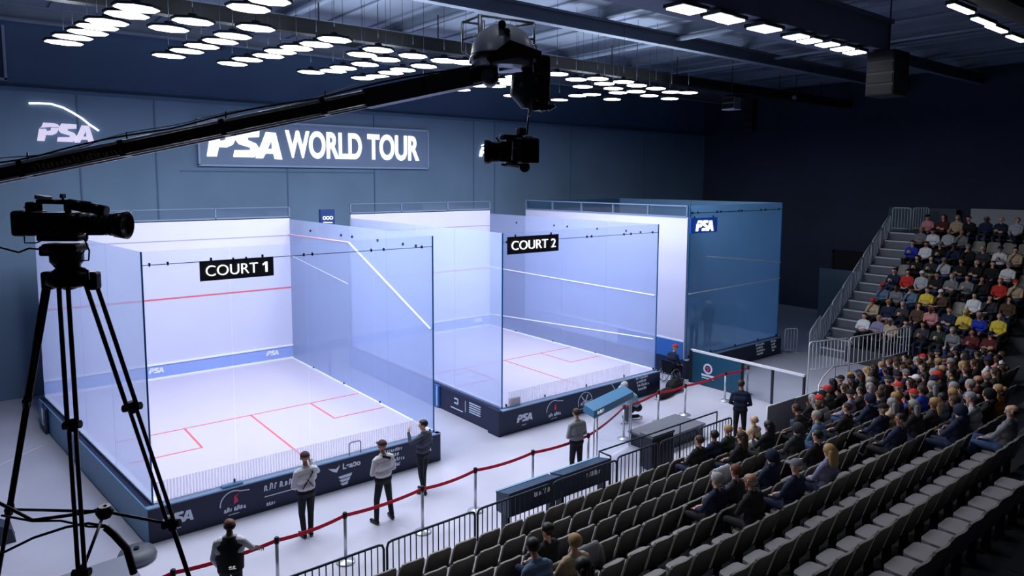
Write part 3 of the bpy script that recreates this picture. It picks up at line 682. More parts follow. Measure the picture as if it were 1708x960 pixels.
m = MB(); m.box(T(168, 386, -.03), (.09, .04, .03), bev=.01); m.tube(T(146, 384), T(144, 402), .005); m.build('servo_grip', M_body, ln)
m = MB(); m.box(T(140, 372), (.02, .11, .10), bev=.008); m.build('lens_mount', M_body, vc)
m = MB(); m.path([T(41, 392), T(41, 405), T(60, 405), T(72, 400)], .004); m.build('cable_loop', M_black, vc); m = MB(); m.path([T(140, 396), T(148, 418), T(146, 434), T(132, 435), T(134, 424), T(140, 418)], .004); m.build('cable_loop', M_black, vc)
m = MB()
for u, v, w_ in ((60, 345, .014), (62, 352, .02), (96, 385, .03), (112, 386, .02), (130, 362, .012)): m.box(T(u, v, -.062), (w_, .004, .006))
m.build('label_marks', mat('pale_grey_mark', (130, 134, 142), .4), vc)
# tripod
PLAT = Vector((to.x, to.y, PZ))
tp = thing('camera_tripod', 'tall black camera tripod with twin-tube legs in the left foreground', 'tripod', PLAT, rzc)
hz = to.z-PZ
def T2(u, v, y=0.0): p = T(u, v, y); return Vector((p.x, p.y, p.z+hz))
m = MB(); m.box(T2(108, 412), (.17, .12, .04), bev=.012); m.lathe([(.055, -.05), (.075, -.02), (.075, .03), (.06, .05)], o=T2(110, 428), n=14); m.box(T2(80, 418), (.06, .07, .05), bev=.01); m.build('fluid_head', M_body, tp)
m = MB(); m.tube(T2(130, 447, -.03), T2(158, 446, -.1), .012); m.path([T2(154, 444, -.1), T2(163, 447, -.1), T2(163, 462, -.1)], .008); m.build('pan_bar', M_body, tp)
m = MB(); m.lathe([(.05, .05), (.06, .03), (.10, 0), (.105, -.04), (.07, -.06)], o=T2(112, 458), n=16)
for u in (78, 112, 152): m.box(T2(u, 468), (.055, .06, .09), bev=.012)
m.build('crown', M_body, tp)
def leg(u0, v0, u1, v1, y0, y1, w, name='leg'):
    a, b = T2(u0, v0, y0), T2(u1, v1, y1)
    tt = (0.02-a.z)/(b.z-a.z); foot = a+(b-a)*tt          # down to the platform
    dd = foot-a; sx = Vector((1, 0, 0))-dd.normalized()*dd.normalized().x; sx.normalize()
    mid = a+dd*.36; low = a+dd*.72
    m = MB()
    for s in (-1, 1): m.tube(a+sx*s*w, mid+sx*s*w, .011, n=8); m.tube(mid+sx*s*w*.7, low+sx*s*w*.7, .010, n=8)
    m.tube(low-dd*.02, foot, .013, .011, n=8)
    o = m.build('leg', M_black, tp)
    m = MB(); 
    for q_ in (mid, low): m.tube(q_-sx*w*1.8, q_+sx*w*1.8, .02, n=8); m.tube(q_-dd.normalized()*.03, q_+dd.normalized()*.03, .022, n=8)
    m.build('leg_lock', M_body, o)
    m = MB(); m.lathe([(.03, 0), (.03, .02), (.014, .05)], o=(foot.x, foot.y, .0)); m.build('foot', M_body, o)
    return a, mid, low, foot
l1 = leg(76, 466, -6, 688, 0, .15, .010)
l2 = leg(112, 470, 168, 905, -.05, -.30, .022)
l3 = leg(146, 468, 247, 955, .0, .16, .026)
m = MB(); hub = T2(150, 872, .0)
for l in (l1, l2, l3): m.tube(hub, l[2], .008)
m.lathe([(.03, -.03), (.045, 0), (.03, .03)], o=hub, n=10); m.build('spreader', M_body, tp)
M_cab = mat('cable_black', (16, 18, 22), .5)
m = MB(); m.path([T2(-60, 872, .1), T2(0, 905, .1), T2(60, 897, .1), T2(120, 880, .05), T2(152, 862, 0)], .009); m.build('hung_cable', M_cab, tp)
m = MB(); m.path([T2(-60, 900, .12), T2(0, 907, .1), T2(50, 906, .1), T2(110, 908, .05), T2(152, 900, 0)], .006); m.build('hung_cable', M_cab, tp)
m = MB(); m.path([T2(-60, 968, .1), T2(0, 938, .1), T2(60, 918, .1), T2(110, 902, .05), T2(150, 898, 0)], .007); m.build('hung_cable', M_cab, tp)
m = MB(); m.path([T2(150, 900, 0), T2(165, 915, 0), T2(185, 940, 0), T2(195, 985, .0)], .018); m.build('hung_cable', M_cab, tp)
m = MB(); m.path([T2(-40, 402, .0), T2(0, 413, 0), T2(30, 421, 0), T2(48, 414, 0), T2(80, 417, 0)], .005); m.build('hung_cable', M_cab, tp)
# the platform it stands on
cp = MB(); Mp = Matrix.Translation((PLAT.x, PLAT.y, 0)) @ Matrix.Rotation(rzc, 4, 'Z')
cp.box((0, 0, 0), (2.6, 1.3, .08), m=Mp @ Matrix.Translation((-.25, -.25, PZ-.04)))
for sx_ in (-1.45, .95):
    for sy in (-.85, .35): cp.tube(Mp @ Vector((sx_, sy, .0)), Mp @ Vector((sx_, sy, PZ-.08)), .03)
struct(cp.build('camera_platform', M_blackmatte))
# ================================================================ terraces
M_ter = mat('terrace_dark', (58, 58, 66), .8, noise=.15, scale=1.5)
M_step = mat('step_grey', (104, 108, 118), .65, noise=.08, scale=2)
M_nose = mat('step_nosing', (196, 200, 208), .6)
NX0, NX1 = -9.0, 24.3
prof = [(-4.25, -.02), (-4.25, .0)]
for k in range(0, 16):
    y0 = -4.25-.85*k; prof += [(y0, max(.27*k, .01)), (y0-.85, max(.27*k, .01))]
prof += [(-4.25-.85*16, -.02)]
Mt = Matrix.Translation((NX0, 0, 0)) @ Matrix(((0, 0, 1, 0), (1, 0, 0, 0), (0, 1, 0, 0), (0, 0, 0, 1)))
struct(MB().prism(prof, Mt, NX1-NX0).build('near_terrace', M_ter))
FY0, FY1 = -1.55, -16.0
FX0 = 26.0
def fz(j): return .6+.55*j
prof = [(FX0-.35, 0), (FX0-.35, .6)]
for j in range(8): x0 = FX0-.35+.85*j; prof += [(x0, fz(j)), (x0+.85, fz(j))]
prof += [(FX0-.35+.85*8, fz(8)-.05), (36, fz(8)-.05), (36, 0)]
Mt = Matrix.Translation((0, FY0, 0)) @ Matrix(((1, 0, 0, 0), (0, 0, -1, 0), (0, 1, 0, 0), (0, 0, 0, 1)))
struct(MB().prism(prof, Mt, FY0-FY1).build('far_terrace', M_ter))
# stairs of the far terrace
m = MB(); mn = MB(); NS = 14
for i in range(NS):
    x0 = 25.9+i*.46; z = (fz(8)-.05)*(i+1)/NS
    m.b2((x0, -1.55, 0), (36, -.35, z) if i == NS-1 else (x0+.46, -.35, z)); mn.b2((x0-.01, -1.5, z-.05), (x0+.05, -.4, z+.005))
o = struct(m.build('terrace_stairs', M_step)); mn.build('step_edge', M_nose, o)
M_panel = mat('grey_panel', (158, 160, 166), .7, noise=.06)
struct(MB().b2((35.2, -9, 4.9), (35.3, -2.6, 6.05)).build('rear_panel', mat('rear_panel_pale', (176, 180, 190), .7)))
struct(MB().b2((35.5, -1.9, 0), (35.6, 1.2, 6.0)).build('rear_panel', mat('rear_panel_dark', (84, 96, 110), .8)))
struct(MB().b2((30.6, -.3, 0), (30.7, 2.2, 3.1)).build('rear_panel', mat('rear_panel_dark', (84, 96, 110), .8)))
# stair railing, seven stepped bays
t = thing('stair_railing', 'pale tubular railing stepping up the left edge of the far stand stairs', 'railing', (25.5, -.3, 0))
for i in range(8):
    x0 = -.35+i*.88; sl = .60; z0 = max(0, (x0+.0)*.715); z1 = z0+.88*.62
    m = MB(); r = .030
    xs0, xs1 = x0+.03, x0+.85
    m.path([(xs0, 0, z0+.02), (xs0, 0, z0+1.02), (xs0+.06, 0, z0+1.12), (xs1-.02, 0, z1+1.10), (xs1, 0, z1+1.0), (xs1, 0, z1+.02)], r)
    m.tube((xs0, 0, z0+.12), (xs1, 0, z1+.12), .016)
    for k in range(1, 6): f = k/6; x = xs0+(xs1-xs0)*f; z = z0+(z1-z0)*f; m.tube((x, 0, z+.12), (x, 0, z+1.11), .017, n=5)
    m.build('railing_bay', M_galv, t)
def barrier(label, p0, p1, h=1.05, nbar=9, mt=M_galv, base=0.0, z0=.12, group=None, rb=.011, foot=True):
    """one crowd barrier bay: bent tube frame with upright bars"""
    p0, p1 = Vector((p0[0], p0[1], 0)), Vector((p1[0], p1[1], 0)); d = p1-p0; L = d.length-.05
    t = thing('crowd_barrier', label, 'barrier', (p0.x, p0.y, base), math.atan2(d.y, d.x), group)
    m = MB(); m.path([(.02, 0, 0), (.02, 0, h-.1), (.05, 0, h-.02), (.12, 0, h), (L-.1, 0, h), (L-.03, 0, h-.02), (L, 0, h-.1), (L, 0, 0)], .022); m.tube((.02, 0, z0), (L, 0, z0), .018); m.build('frame', mt, t)
    m = MB()
    for k in range(1, nbar+1): x = .02+(L-.02)*k/(nbar+1); m.tube((x, 0, z0), (x, 0, h), rb, n=6)
    m.build('bars', mt, t)
    if foot:
        m = MB()
        for x in (.02, L): m.box((x, 0, .012), (.05, .34, .024))
        m.build('foot', mt, t)
    return t
# front barriers along the near stand
xs = [0.9, 2.85, 4.8, 6.75, 8.75]
for i, (a, b) in enumerate(zip(xs, xs[1:])):
    barrier('dark upright-bar barrier in front of the near stand, %s from the left' % ordn(i), (a, -4.62+.01*i), (b, -4.62+.01*i), 1.08, 15, M_darkrail, 0, .2, 'dark barriers before the near stand')
xs = [8.8, 10.3, 11.8, 13.3]
for i, (a, b) in enumerate(zip(xs, xs[1:])):
    barrier('dark barrier right of the two blue boards, %s bay from the left' % ordn(i), (a, -4.50), (b, -4.50), 1.08, 10, M_darkrail, 0, .2, 'dark barriers right of the boards')
t = thing('handrail', 'low dark open handrail standing just inside the barrier by the clear panel', 'railing', (8.8, -3.95, 0))
m = MB(); m.path([(0, 0, 0), (0, 0, 1.05), (4.6, 0, 1.05), (4.6, 0, 0)], .02); m.tube((0, 0, 1.05), (0, -.36, 1.05), .02); m.tube((0, -.36, 1.05), (0, -.36, 0), .02)
for x in (1.5, 3.0): m.tube((x, 0, 0), (x, 0, 1.05), .016)
m.build('frame', M_darkrail, t)
# far barriers at the corner of the stands
M_galv2 = M_galv
fb = [Vector((19.6, -3.2, 0)), Vector((21.4, -3.7, 0)), Vector((23.4, -4.0, 0)), Vector((25.25, -4.12, 0))]
for i, (a, b) in enumerate(zip(fb, fb[1:])):
    barrier('pale bent-tube barrier between the near and far stands, %s from the left' % ordn(i), a, b, 1.95, 7 if i else 10, M_galv, 0, 1.0, 'pale barriers at the stand corner', .014)
barrier('short pale gate-like barrier at the foot of the far stairs', at(1309, 548, 2, 1.05), at(1332, 547, 2, 1.05), 1.05, 3)
for i, (q0, q1, zb) in enumerate((((1487, 376), (1520, 376), 5.0), ((1522, 376), (1550, 371), 5.0))):
    a = at(q0[0], q0[1], 0, 33.5+i*.6); b = at(q1[0], q1[1], 0, 33.5+i*1.2)
    barrier('pale railing at the top of the far stairs, %s of two' % ordn(i), a, b, 1.1, 5, M_galv, fz(8)-.05, .1, foot=False)
a = at(1425, 508, 2, 2.3); b = at(1452, 530, 2, 2.3)
# curved rails right beside the crew at the right end of the near stand
for i, (u0, v0, u1, v1) in enumerate(((1365, 633, 1392, 604),)):
    a = at(u0, v0+30, 2, .6); b = at(u1, v1+30, 2, .6)
    t = thing('curved_rail', 'pale curved handrail in front of the seated crowd left of the mustard jacket', 'railing', (a.x, a.y, 0))
    dx, dy = b.x-a.x, b.y-a.y
    MB().path([(0, 0, 0), (0, 0, 1.0), (dx*.2, dy*.2, 1.12), (dx*.8, dy*.8, 1.16), (dx, dy, 1.06), (dx, dy, 0)], .025).build('frame', M_galv, t)
# grey partition boards with pale rails at the press row
pa, pb_, pc = Vector((14.6, -4.72, 0)), Vector((15.9, -4.8, 0)), Vector((17.0, -4.85, 0))
t = thing('press_partition', 'low grey partition boards with a pale top rail behind the navy jacket steward', 'partition', pa)
def pboard(a, b, h):
    d = b-a; L = d.length; c = (a+b)/2-pa; r = math.atan2(d.y, d.x)
    o = MB().box((c.x, c.y, h/2+.04), (L-.03, .04, h-.08), rz=r, bev=.008).build('board', M_panel, t)
    m = MB(); m.tube(a-pa+Vector((0, 0, h)), b-pa+Vector((0, 0, h)), .025); m.tube(a-pa, a-pa+Vector((0, 0, h)), .02); m.tube(b-pa, b-pa+Vector((0, 0, h)), .02); m.build('top_rail', M_galv, t)
pboard(pa, pb_, 1.15); pboard(pb_, pc, 1.15)
# blue-dark branded boards over the barrier
M_brd = mat('board_slate', (40, 62, 88), .4)
for i, (x0, x1, lab) in enumerate(((5.75, 7.2, 'slate-blue slanted courtside desk on the barrier, nearer the seats'), (7.25, 8.75, 'slate-blue slanted courtside desk on the barrier beside the clear panel'))):
    t = thing('courtside_desk', lab, 'desk', (x0, -4.25, 0))
    MB().prism([(0, .55), (.42, .55), (.42, .95), (.0, 1.05)], Matrix.Translation((0, -.15, 0)) @ Matrix(((0, 0, 1, 0), (1, 0, 0, 0), (0, 1, 0, 0), (0, 0, 0, 1))), x1-x0-.04).build('desk_top', M_brd, t)
    m = MB(); m.b2((0, .23, .93), (x1-x0-.04, .29, .97)); m.build('light_edge', mat('pale_blue_edge', (128, 172, 204), .4), t)
    m = MB()
    for x in (.08, x1-x0-.12): m.b2((x-.03, -.05, 0), (x+.03, .15, .56))
    m.build('leg', M_darkrail, t)
    q = facing(((x1-x0)*.6, -.152, .85)); m = MB(); squiggle(m, q, -.22, .25, -.05, .12, 40+i, .02); m.build('lettering', M_mark, t)
# clear panel with a blue header
p0, p1 = Vector((9.83, -2.78, 0)), Vector((11.8, -2.3, 0)); d = p1-p0; r = math.atan2(d.y, d.x); L = d.length
t = thing('clear_booth', 'clear framed panel under a blue slanted header board by the rope', 'booth', p0, r)
m = MB()
for x in (0, .16, L-.1, L): m.tube((x, 0, 0), (x, 0, 1.32), .022)
m.tube((.0, 0, 1.30), (L, 0, 1.32), .02); m.build('post', M_chrome, t)
MB().b2((.16, -.006, .06), (L-.1, .006, 1.28)).build('clear_panel', M_glassC, t)
MB().prism([(-.02, 1.32), (.30, 1.42), (.28, 1.62), (-.02, 1.50)], Matrix.Translation((-.05, 0, 0)) @ Matrix(((0, 0, 1, 0), (1, 0, 0, 0), (0, 1, 0, 0), (0, 0, 0, 1))), L+.1).build('header', mat('header_blue', (74, 132, 176), .4), t)
m = MB(); squiggle(m, facing((.35, -.022, 1.4)), -.22, .1, -.03, .09, 77, .02); m.build('lettering', M_letter, t)
# stage block before the booth
t = thing('low_stage', 'low grey-topped platform on the floor right of the clear panel', 'platform', (12.75, -2.75, 0), math.radians(2))
MB().b2((-1.0, -.5, .34), (1.2, .55, .40), bev=.01).build('deck', mat('deck_grey', (108, 110, 122), .6), t)
m = MB(); m.b2((-.95, -.46, 0), (1.15, .5, .34)); m.build('skirt', M_darkrail, t)
t = thing('equipment_case', 'upright dark case behind the dark barrier below the low platform', 'case', (11.2, -3.7, 0))
MB().b2((-.42, -.2, .04), (.42, .2, .9), bev=.02).build('body', M_darkrail, t); m = MB(); m.b2((-.43, -.21, .86), (.43, .21, .93)); m.build('lid', M_grey, t)
# teal hoarding with a pale top rail
t = thing('side_hoarding', 'teal hoarding with a white top rail running from the dark court to the seats', 'hoarding', (18.2, .45, 0))
MB().b2((-.04, -2.1, .03), (.04, .0, 1.16)).build('board', mat('hoarding_teal', (24, 74, 100), .45), t)
MB().b2((-.012, -4.3, .05), (.012, -2.12, 1.16)).build('clear_panel', M_glassC, t)
m = MB(); m.b2((-.05, -4.3, 1.16), (.05, .0, 1.23)); m.build('top_rail', M_white, t)
m = MB()
for y in (-2.1, -3.2, -4.28): m.b2((-.04, y-.03, 0), (.04, y+.03, 1.16))
m.b2((-.06, -.06, 0), (.06, .06, 1.2)); m.build('post', M_darkrail, t)
q = Matrix.Translation((-.045, -.75, .6)) @ Matrix.Rotation(-PI/2, 4, 'Z') @ RX
m = MB(); m.ribbon(arc_pts(0, .05, .16, 0, 360, 12), .06, q, .02); m.ribbon([(-.26, -.2), (.26, -.2)], .07, q, .02); m.ribbon([(-.24, -.3), (.24, -.3)], .03, q, .02); m.build('sponsor_mark', M_mark, t)
m = MB(); m.ribbon([(-.06, .08), (.06, .1), (.0, -.04)], .06, q, .025); m.build('sponsor_mark', M_pink, t)
# black bag on the floor
b = at(1118, 655, 2, 0); t = thing('kit_bag', 'long black kit bag lying on the floor beyond the rope', 'bag', (b.x, b.y, 0), .25)
m = MB(); m.ell((.35, 0, .2), (.5, .26, .22)); m.ell((-.35, -.02, .12), (.75, .2, .13)); m.build('body', M_blackmatte, t)
m = MB(); m.path([(.1, -.1, .38), (.25, -.12, .48), (.45, -.12, .48), (.6, -.1, .36)], .015); m.build('handle', M_black, t)
MB().b2((-1.05, -.05, 0), (-.8, .12, .07), bev=.02).build('flap', mat('bag_pale', (180, 184, 192), .6), t)
# rope posts with red webbing
posts = [(-1.5, -3.15), (-.23, -3.1), (1.48, -3.12), (2.85, -3.0), (4.63, -2.92), (6.05, -2.84), (7.72, -2.85), (9.55, -2.86), (11.95, -1.9), (13.83, -1.6), (15.03, -1.68), (17.25, -1.62), (18.5, -1.66)]
names = ['behind the tripod', 'nearest right of the tripod', 'right of the bald steward', 'right of the first back-turned steward', 'in front of the grey vest steward', 'before the empty floor, fifth from the left', 'left of the grey-shirt man', 'close beside the grey-shirt man', 'behind the blue header board', 'right of the kneeling person', 'in front of the black kit bag', 'before the teal hoarding', 'at the right end of the rope line']
for i, (x, y) in enumerate(posts):
    t = thing('rope_post', 'steel queue post with red belt, %s' % names[i], 'rope post', (x, y, 0), 0, 'red belt rope posts')
    MB().lathe([(.18, 0), (.185, .012), (.17, .03), (.06, .045), (.04, .06)], n=20).build('base', M_chrome, t)
    MB().lathe([(.032, .04), (.032, .9)], n=12).build('post', M_chrome, t)
    MB().lathe([(.042, .88), (.045, .9), (.045, .985), (.03, 1.0)], n=12).build('cap', M_black, t)
    if i+1 < len(posts):
        nx, ny = posts[i+1][0]-x, posts[i+1][1]-y; m = MB(); N = 10
        for k in range(N):
            f0, f1 = k/N, (k+1)/N; s0, s1 = [-.05*4*f*(1-f) for f in (f0, f1)]
            L = math.hypot(nx, ny); ox, oy = -ny/L*.004, nx/L*.004
            v = [m.bm.verts.new((nx*f+o*ox, ny*f+o*oy, .935+s+h)) for f, s in ((f0, s0), (f1, s1)) for o in (-1, 1) for h in (-.035, .035)]
            for q in ((0, 1, 5, 4), (2, 3, 7, 6), (1, 3, 7, 5), (0, 2, 6, 4)): m.face([v[j] for j in q])
        m.build('belt', M_red, t)
# floor seams and markings
m = MB(); a = at(0, 775, 2, 0); b = at(72, 742, 2, 0); dd = (b-a)
m.prism([(a.x-dd.x, a.y-dd.y-.02), (b.x, b.y-.02), (b.x, b.y+.02), (a.x-dd.x, a.y-dd.y+.02)], Matrix.Translation((0, 0, .001)), .004)
struct(m.build('floor_marking', M_white))
m = MB(); m.b2((-6, -3.9, .0), (13.5, -3.86, .006)); struct(m.build('floor_marking', M_grey))
# dark desk at the bottom left, on the floor behind the tripod
t = thing('flight_case', 'large dark box with a grey top on the floor at the lower left corner', 'case', at(150, 985, 2, 0), math.radians(4))
t.location = (-1.55, -1.95, 0)
MB().b2((-.75, -.5, .05), (.95, .5, .56), bev=.015).build('body', mat('case_dark', (34, 44, 62), .5), t)
MB().b2((-.77, -.52, .56), (.97, .52, .62), bev=.01).build('lid', mat('case_top', (120, 126, 142), .5), t)
m = MB()
for x in (-.74, .94):
    for y in (-.49, .49): m.b2((x-.02, y-.02, .04), (x+.02, y+.02, .6))
m.build('edge_trim', M_chrome, t)
t = thing('floor_monitor', 'dark blue floor box with glowing rim at the left edge of the floor', 'monitor', at(6, 900, 2, 0)); t.location.z = 0
MB().prism([(-.4, 0), (.2, 0), (.14, .28), (-.4, .62)], Matrix.Translation((0, .2, 0)) @ RX, .45).build('body', mat('case_dark', (34, 44, 62), .5), t)
m = MB(); m.tube((.2, -.02+.2, .02), (-.4, -.02+.2, .62), .012); m.build('edge_trim', M_edge, t)
t = thing('duct_drum', 'small dark dish lying on the floor behind the tripod foot', 'drum', at(232, 925, 2, 0), 0); t.location = (.1, -2.5, 0)
t.location = at(228, 925, 2, .1); t.location.z = 0
MB().lathe([(.34, 0), (.36, .08), (.3, .2), (.1, .22)], n=18).build('body', M_grey, t); MB().lathe([(.05, .22), (.05, .26)], n=10).build('knob', M_black, t)
# ================================================================ people
def capsule(mb, a, b, ra, rb, n=10):
    a, b = Vector(a), Vector(b); d = b-a
    if d.length < 1e-4: d = Vector((0, 0, 1e-3)); b = a+d
    L = d.length; prof = [(ra*math.sin(t), -ra*math.cos(t)) for t in (.25, .7, 1.15, 1.5)]+[(rb*math.cos(t), L+rb*math.sin(t)) for t in (.07, .5, .95, 1.35)]
    mb.lathe([(max(r, .001), h) for r, h in prof], o=a, ax=d, n=n)
TAGS = ['skin', 'top', 'legs', 'shoe', 'dark', 'accent']
class Body:
    def __init__(s): s.p = []
    def c(s, a, b, ra, rb, tag):
        if tag == 'top': ra, rb = ra*1.07, rb*1.07
        s.p.append((Vector(a), Vector(b), ra, rb, TAGS.index(tag)))
    def hand(s, w, d, nrm, curl, sc=1.0):
        """palm, four fingers of different lengths and a side thumb"""
        d = Vector(d).normalized(); nrm = (Vector(nrm)-d*Vector(nrm).dot(d)).normalized(); sd = d.cross(nrm)
        w = Vector(w)
        for o in (-.024, 0, .024): s.c(w+sd*o*.8*sc, w+(d*.085+sd*o)*sc, .016*sc, .014*sc, 'skin')
        for i, (o, l) in enumerate(((-.036, .068), (-.012, .078), (.012, .074), (.036, .056))):
            k = w+(d*.088+sd*o)*sc; a1 = curl*.7; e = d*math.cos(a1)+nrm*math.sin(a1); k2 = k+(e*l*.52+sd*o*.25)*sc
            a2 = curl*1.7; e2 = d*math.cos(a2)+nrm*math.sin(a2); k3 = k2+(e2*l*.5+sd*o*.1)*sc
            s.c(k, k2, .0095*sc, .009*sc, 'skin'); s.c(k2, k3, .009*sc, .0075*sc, 'skin')
        t0 = w+(d*.02-sd*.03)*sc; t1 = t0+(d*.035-sd*.035+nrm*.012)*sc; t2 = t1+(d*.035-sd*.008+nrm*.015)*sc
        s.c(t0, t1, .014*sc, .011*sc, 'skin'); s.c(t1, t2, .011*sc, .0085*sc, 'skin')
    def arm(s, sh, el, wr, hd, nrm, curl=.5, sleeve=True, thick=1.0):
        s.c(sh, el, .056*thick, .044*thick, 'top'); sh, el, wr = Vector(sh), Vector(el), Vector(wr)
        if sleeve: s.c(el, el+(wr-el)*.88, .044*thick, .034*thick, 'top'); s.c(el+(wr-el)*.85, wr, .028, .026, 'skin')
        else: s.c(el, wr, .04, .027, 'skin')
        s.hand(wr, hd, nrm, curl)
    def head(s, c, fwd, up=(0, 0, 1)):
        c = Vector(c); f = Vector(fwd).normalized(); u = (Vector(up)-f*Vector(up).dot(f)).normalized(); r = f.cross(u)
        s.hc, s.hf, s.hu, s.hr = c, f, u, r
        s.c(c+u*.03-f*.02, c+u*.03+f*.02, .088, .082, 'skin'); s.c(c-u*.02+f*.02, c-u*.075+f*.045, .072, .045, 'skin')
        s.c(c+f*.095+u*.01, c+f*.108-u*.022, .010, .016, 'skin')
        s.c(c+f*.075+u*.045-r*.04, c+f*.075+u*.045+r*.04, .016, .016, 'skin')
        for q in (-1, 1):
            s.c(c+r*q*.088-f*.005+u*.025, c+r*q*.086-f*.002-u*.02, .016, .012, 'skin')
            s.c(c+f*.092+r*q*.034+u*.022, c+f*.093+r*q*.036+u*.022, .010, .010, 'dark')
        s.c(c+f*.088-u*.052-r*.018, c+f*.088-u*.052+r*.018, .009, .009, 'accent')
    def mesh(s, name, vox=.010):
        mb = MB()
        for a, b, ra, rb, t in s.p: capsule(mb, a, b, ra, rb)
        me0 = mb.mesh(name, M_black); ob = bpy.data.objects.new(name, me0); COL.objects.link(ob)
        r = ob.modifiers.new('r', 'REMESH'); r.mode = 'VOXEL'; r.voxel_size = vox; r.use_smooth_shade = True
        sm = ob.modifiers.new('s', 'SMOOTH'); sm.factor = .5; sm.iterations = 3
        dg = bpy.context.evaluated_depsgraph_get(); me = bpy.data.meshes.new_from_object(ob.evaluated_get(dg))
        bpy.data.objects.remove(ob); bpy.data.meshes.remove(me0); me.name = name
        n = len(me.polygons); cen = np.empty(n*3); me.polygons.foreach_get('center', cen); cen = cen.reshape(-1, 3)
        best = np.full(n, 1e9); idx = np.zeros(n, int)
        for a, b, ra, rb, t in s.p:
            a_, d = np.array(a), np.array(b-a); L2 = max(d@d, 1e-9); k = np.clip(((cen-a_)@d)/L2, 0, 1)
            ds = np.linalg.norm(cen-(a_+k[:, None]*d), axis=1)-(ra+(rb-ra)*k)
            w_ = ds < best; best[w_] = ds[w_]; idx[w_] = t
        me.materials.clear()
        for q in TAGS: me.materials.append(M_black)
        me.polygons.foreach_set('material_index', idx.astype(np.int32)); me.polygons.foreach_set('use_smooth', np.ones(n, bool)); me.update()
        return me
    def hair(s, style):
        """hair or headgear as a shell over the skull"""
        c, f, u, r = s.hc, s.hf, s.hu, s.hr
        M = Matrix(((r.x, f.x, u.x, c.x), (r.y, f.y, u.y, c.y), (r.z, f.z, u.z, c.z), (0, 0, 0, 1)))
        mb = MB()
        def shell(rx, ry, rz, oc, cut):
            nu, nv = 18, 12; rows = []
            for i in range(nv+1):
                th = PI*i/nv*.80+.02; row = []
                for k in range(nu):
                    ph = 2*PI*k/nu; x, y, z = math.sin(th)*math.cos(ph), math.sin(th)*math.sin(ph), math.cos(th)
                    row.append(mb.bm.verts.new(M @ Vector((rx*x*(1+.02*math.sin(7*ph+i)), oc[1]+ry*y, oc[2]+rz*z))))
                rows.append(row)
            mb.face(rows[0])
            for i in range(nv):
                for k in range(nu):
                    ph = 2*PI*(k+.5)/nu; th = PI*(i+.5)/nv*.80; y, z = math.sin(th)*math.sin(ph), math.cos(th)
                    if cut(y, z): continue
                    fc = mb.face([rows[i][k], rows[i+1][k], rows[i+1][(k+1) % nu], rows[i][(k+1) % nu]])
                    if fc: fc.smooth = True
        if style == 'short': shell(.098, .112, .100, (0, -.008, .035), lambda y, z: (y > .45 and z < .45) or (z < -.2 and y > -.3) or z < -.62)
        elif style == 'long':
            shell(.104, .116, .105, (0, -.010, .035), lambda y, z: (y > .5 and z < .45) or (z < -.5 and y > -.1))
            for q in (-.055, 0, .055): capsule(mb, M @ Vector((q, -.075, .0)), M @ Vector((q*1.2, -.07, -.22)), .055, .035)
        elif style == 'bun':
            shell(.099, .113, .101, (0, -.008, .035), lambda y, z: (y > .45 and z < .45) or (z < -.2 and y > -.3) or z < -.62); mb.ell(M @ Vector((0, -.125, .04)), (.05, .05, .05))
        elif style == 'beanie':
            shell(.106, .120, .112, (0, -.006, .04), lambda y, z: z < .12)
            mb.lathe([(.108, -.0), (.112, .02), (.108, .045)], o=M @ Vector((0, -.005, .04)), ax=u, n=16)
        elif style == 'cap':
            shell(.103, .116, .105, (0, -.006, .04), lambda y, z: z < .18)
            pl = [(.09*math.cos(a), .07+.13*math.sin(a)) for a in np.linspace(0, PI, 9)]; mb.prism(pl, M @ Matrix.Translation((0, 0, .055)), .012)
        elif style == 'hood':
            shell(.122, .135, .130, (0, -.02, .02), lambda y, z: y > .55 or (z < -.3 and y > .2)); capsule(mb, M @ Vector((-.06, -.09, -.12)), M @ Vector((.06, -.09, -.12)), .06, .06)
        elif style == 'bald': shell(.094, .107, .07, (0, -.012, -.0), lambda y, z: z > .25 or y > .1)
        return mb.mesh('hair', M_black)
# ---- palettes
SKIN = [mat('skin_light', (212, 170, 148), .55), mat('skin_mid', (176, 128, 104), .55), mat('skin_dark', (104, 70, 54), .55)]
def cl(n, c): return mat('cloth_'+n, c, .85, noise=.08, scale=14)
TOPS = {'black': cl('black', (22, 22, 26)), 'charcoal': cl('charcoal', (52, 54, 60)), 'navy': cl('navy', (28, 38, 66)), 'dark green': cl('dark_green', (40, 52, 46)), 'grey': cl('grey', (120, 122, 128)),
        'light grey': cl('light_grey', (176, 178, 184)), 'white': cl('white', (226, 226, 230)), 'steel blue': cl('steel_blue', (92, 116, 146)), 'royal blue': cl('royal_blue', (36, 56, 170)), 'red': cl('red', (200, 50, 46)),
        'mustard': cl('mustard', (178, 124, 40)), 'yellow': cl('yellow', (226, 200, 70)), 'maroon': cl('maroon', (92, 34, 38)), 'beige': cl('beige', (186, 164, 136)), 'lavender': cl('lavender', (132, 130, 164)), 'brown': cl('brown', (84, 62, 48)), 'pink': cl('pink', (206, 140, 140)), 'teal': cl('teal', (56, 96, 104))}
LEGS = {'black': TOPS['black'], 'navy': TOPS['navy'], 'blue jeans': cl('jeans', (56, 78, 116)), 'grey': TOPS['charcoal'], 'beige': TOPS['beige']}
HAIRC = {'brown': mat('hair_brown', (58, 40, 28), .6), 'black': mat('hair_black', (18, 16, 16), .5), 'blond': mat('hair_blond', (170, 138, 88), .6), 'grey': mat('hair_grey', (150, 150, 150), .6), 'auburn': mat('hair_auburn', (110, 58, 34), .6)}
M_shoe = mat('shoe_dark', (20, 20, 24), .5); M_eye = mat('eye_dark', (30, 24, 22), .4); M_lip = mat('lip', (150, 84, 80), .5); M_shoeW = mat('shoe_white', (210, 210, 214), .5)
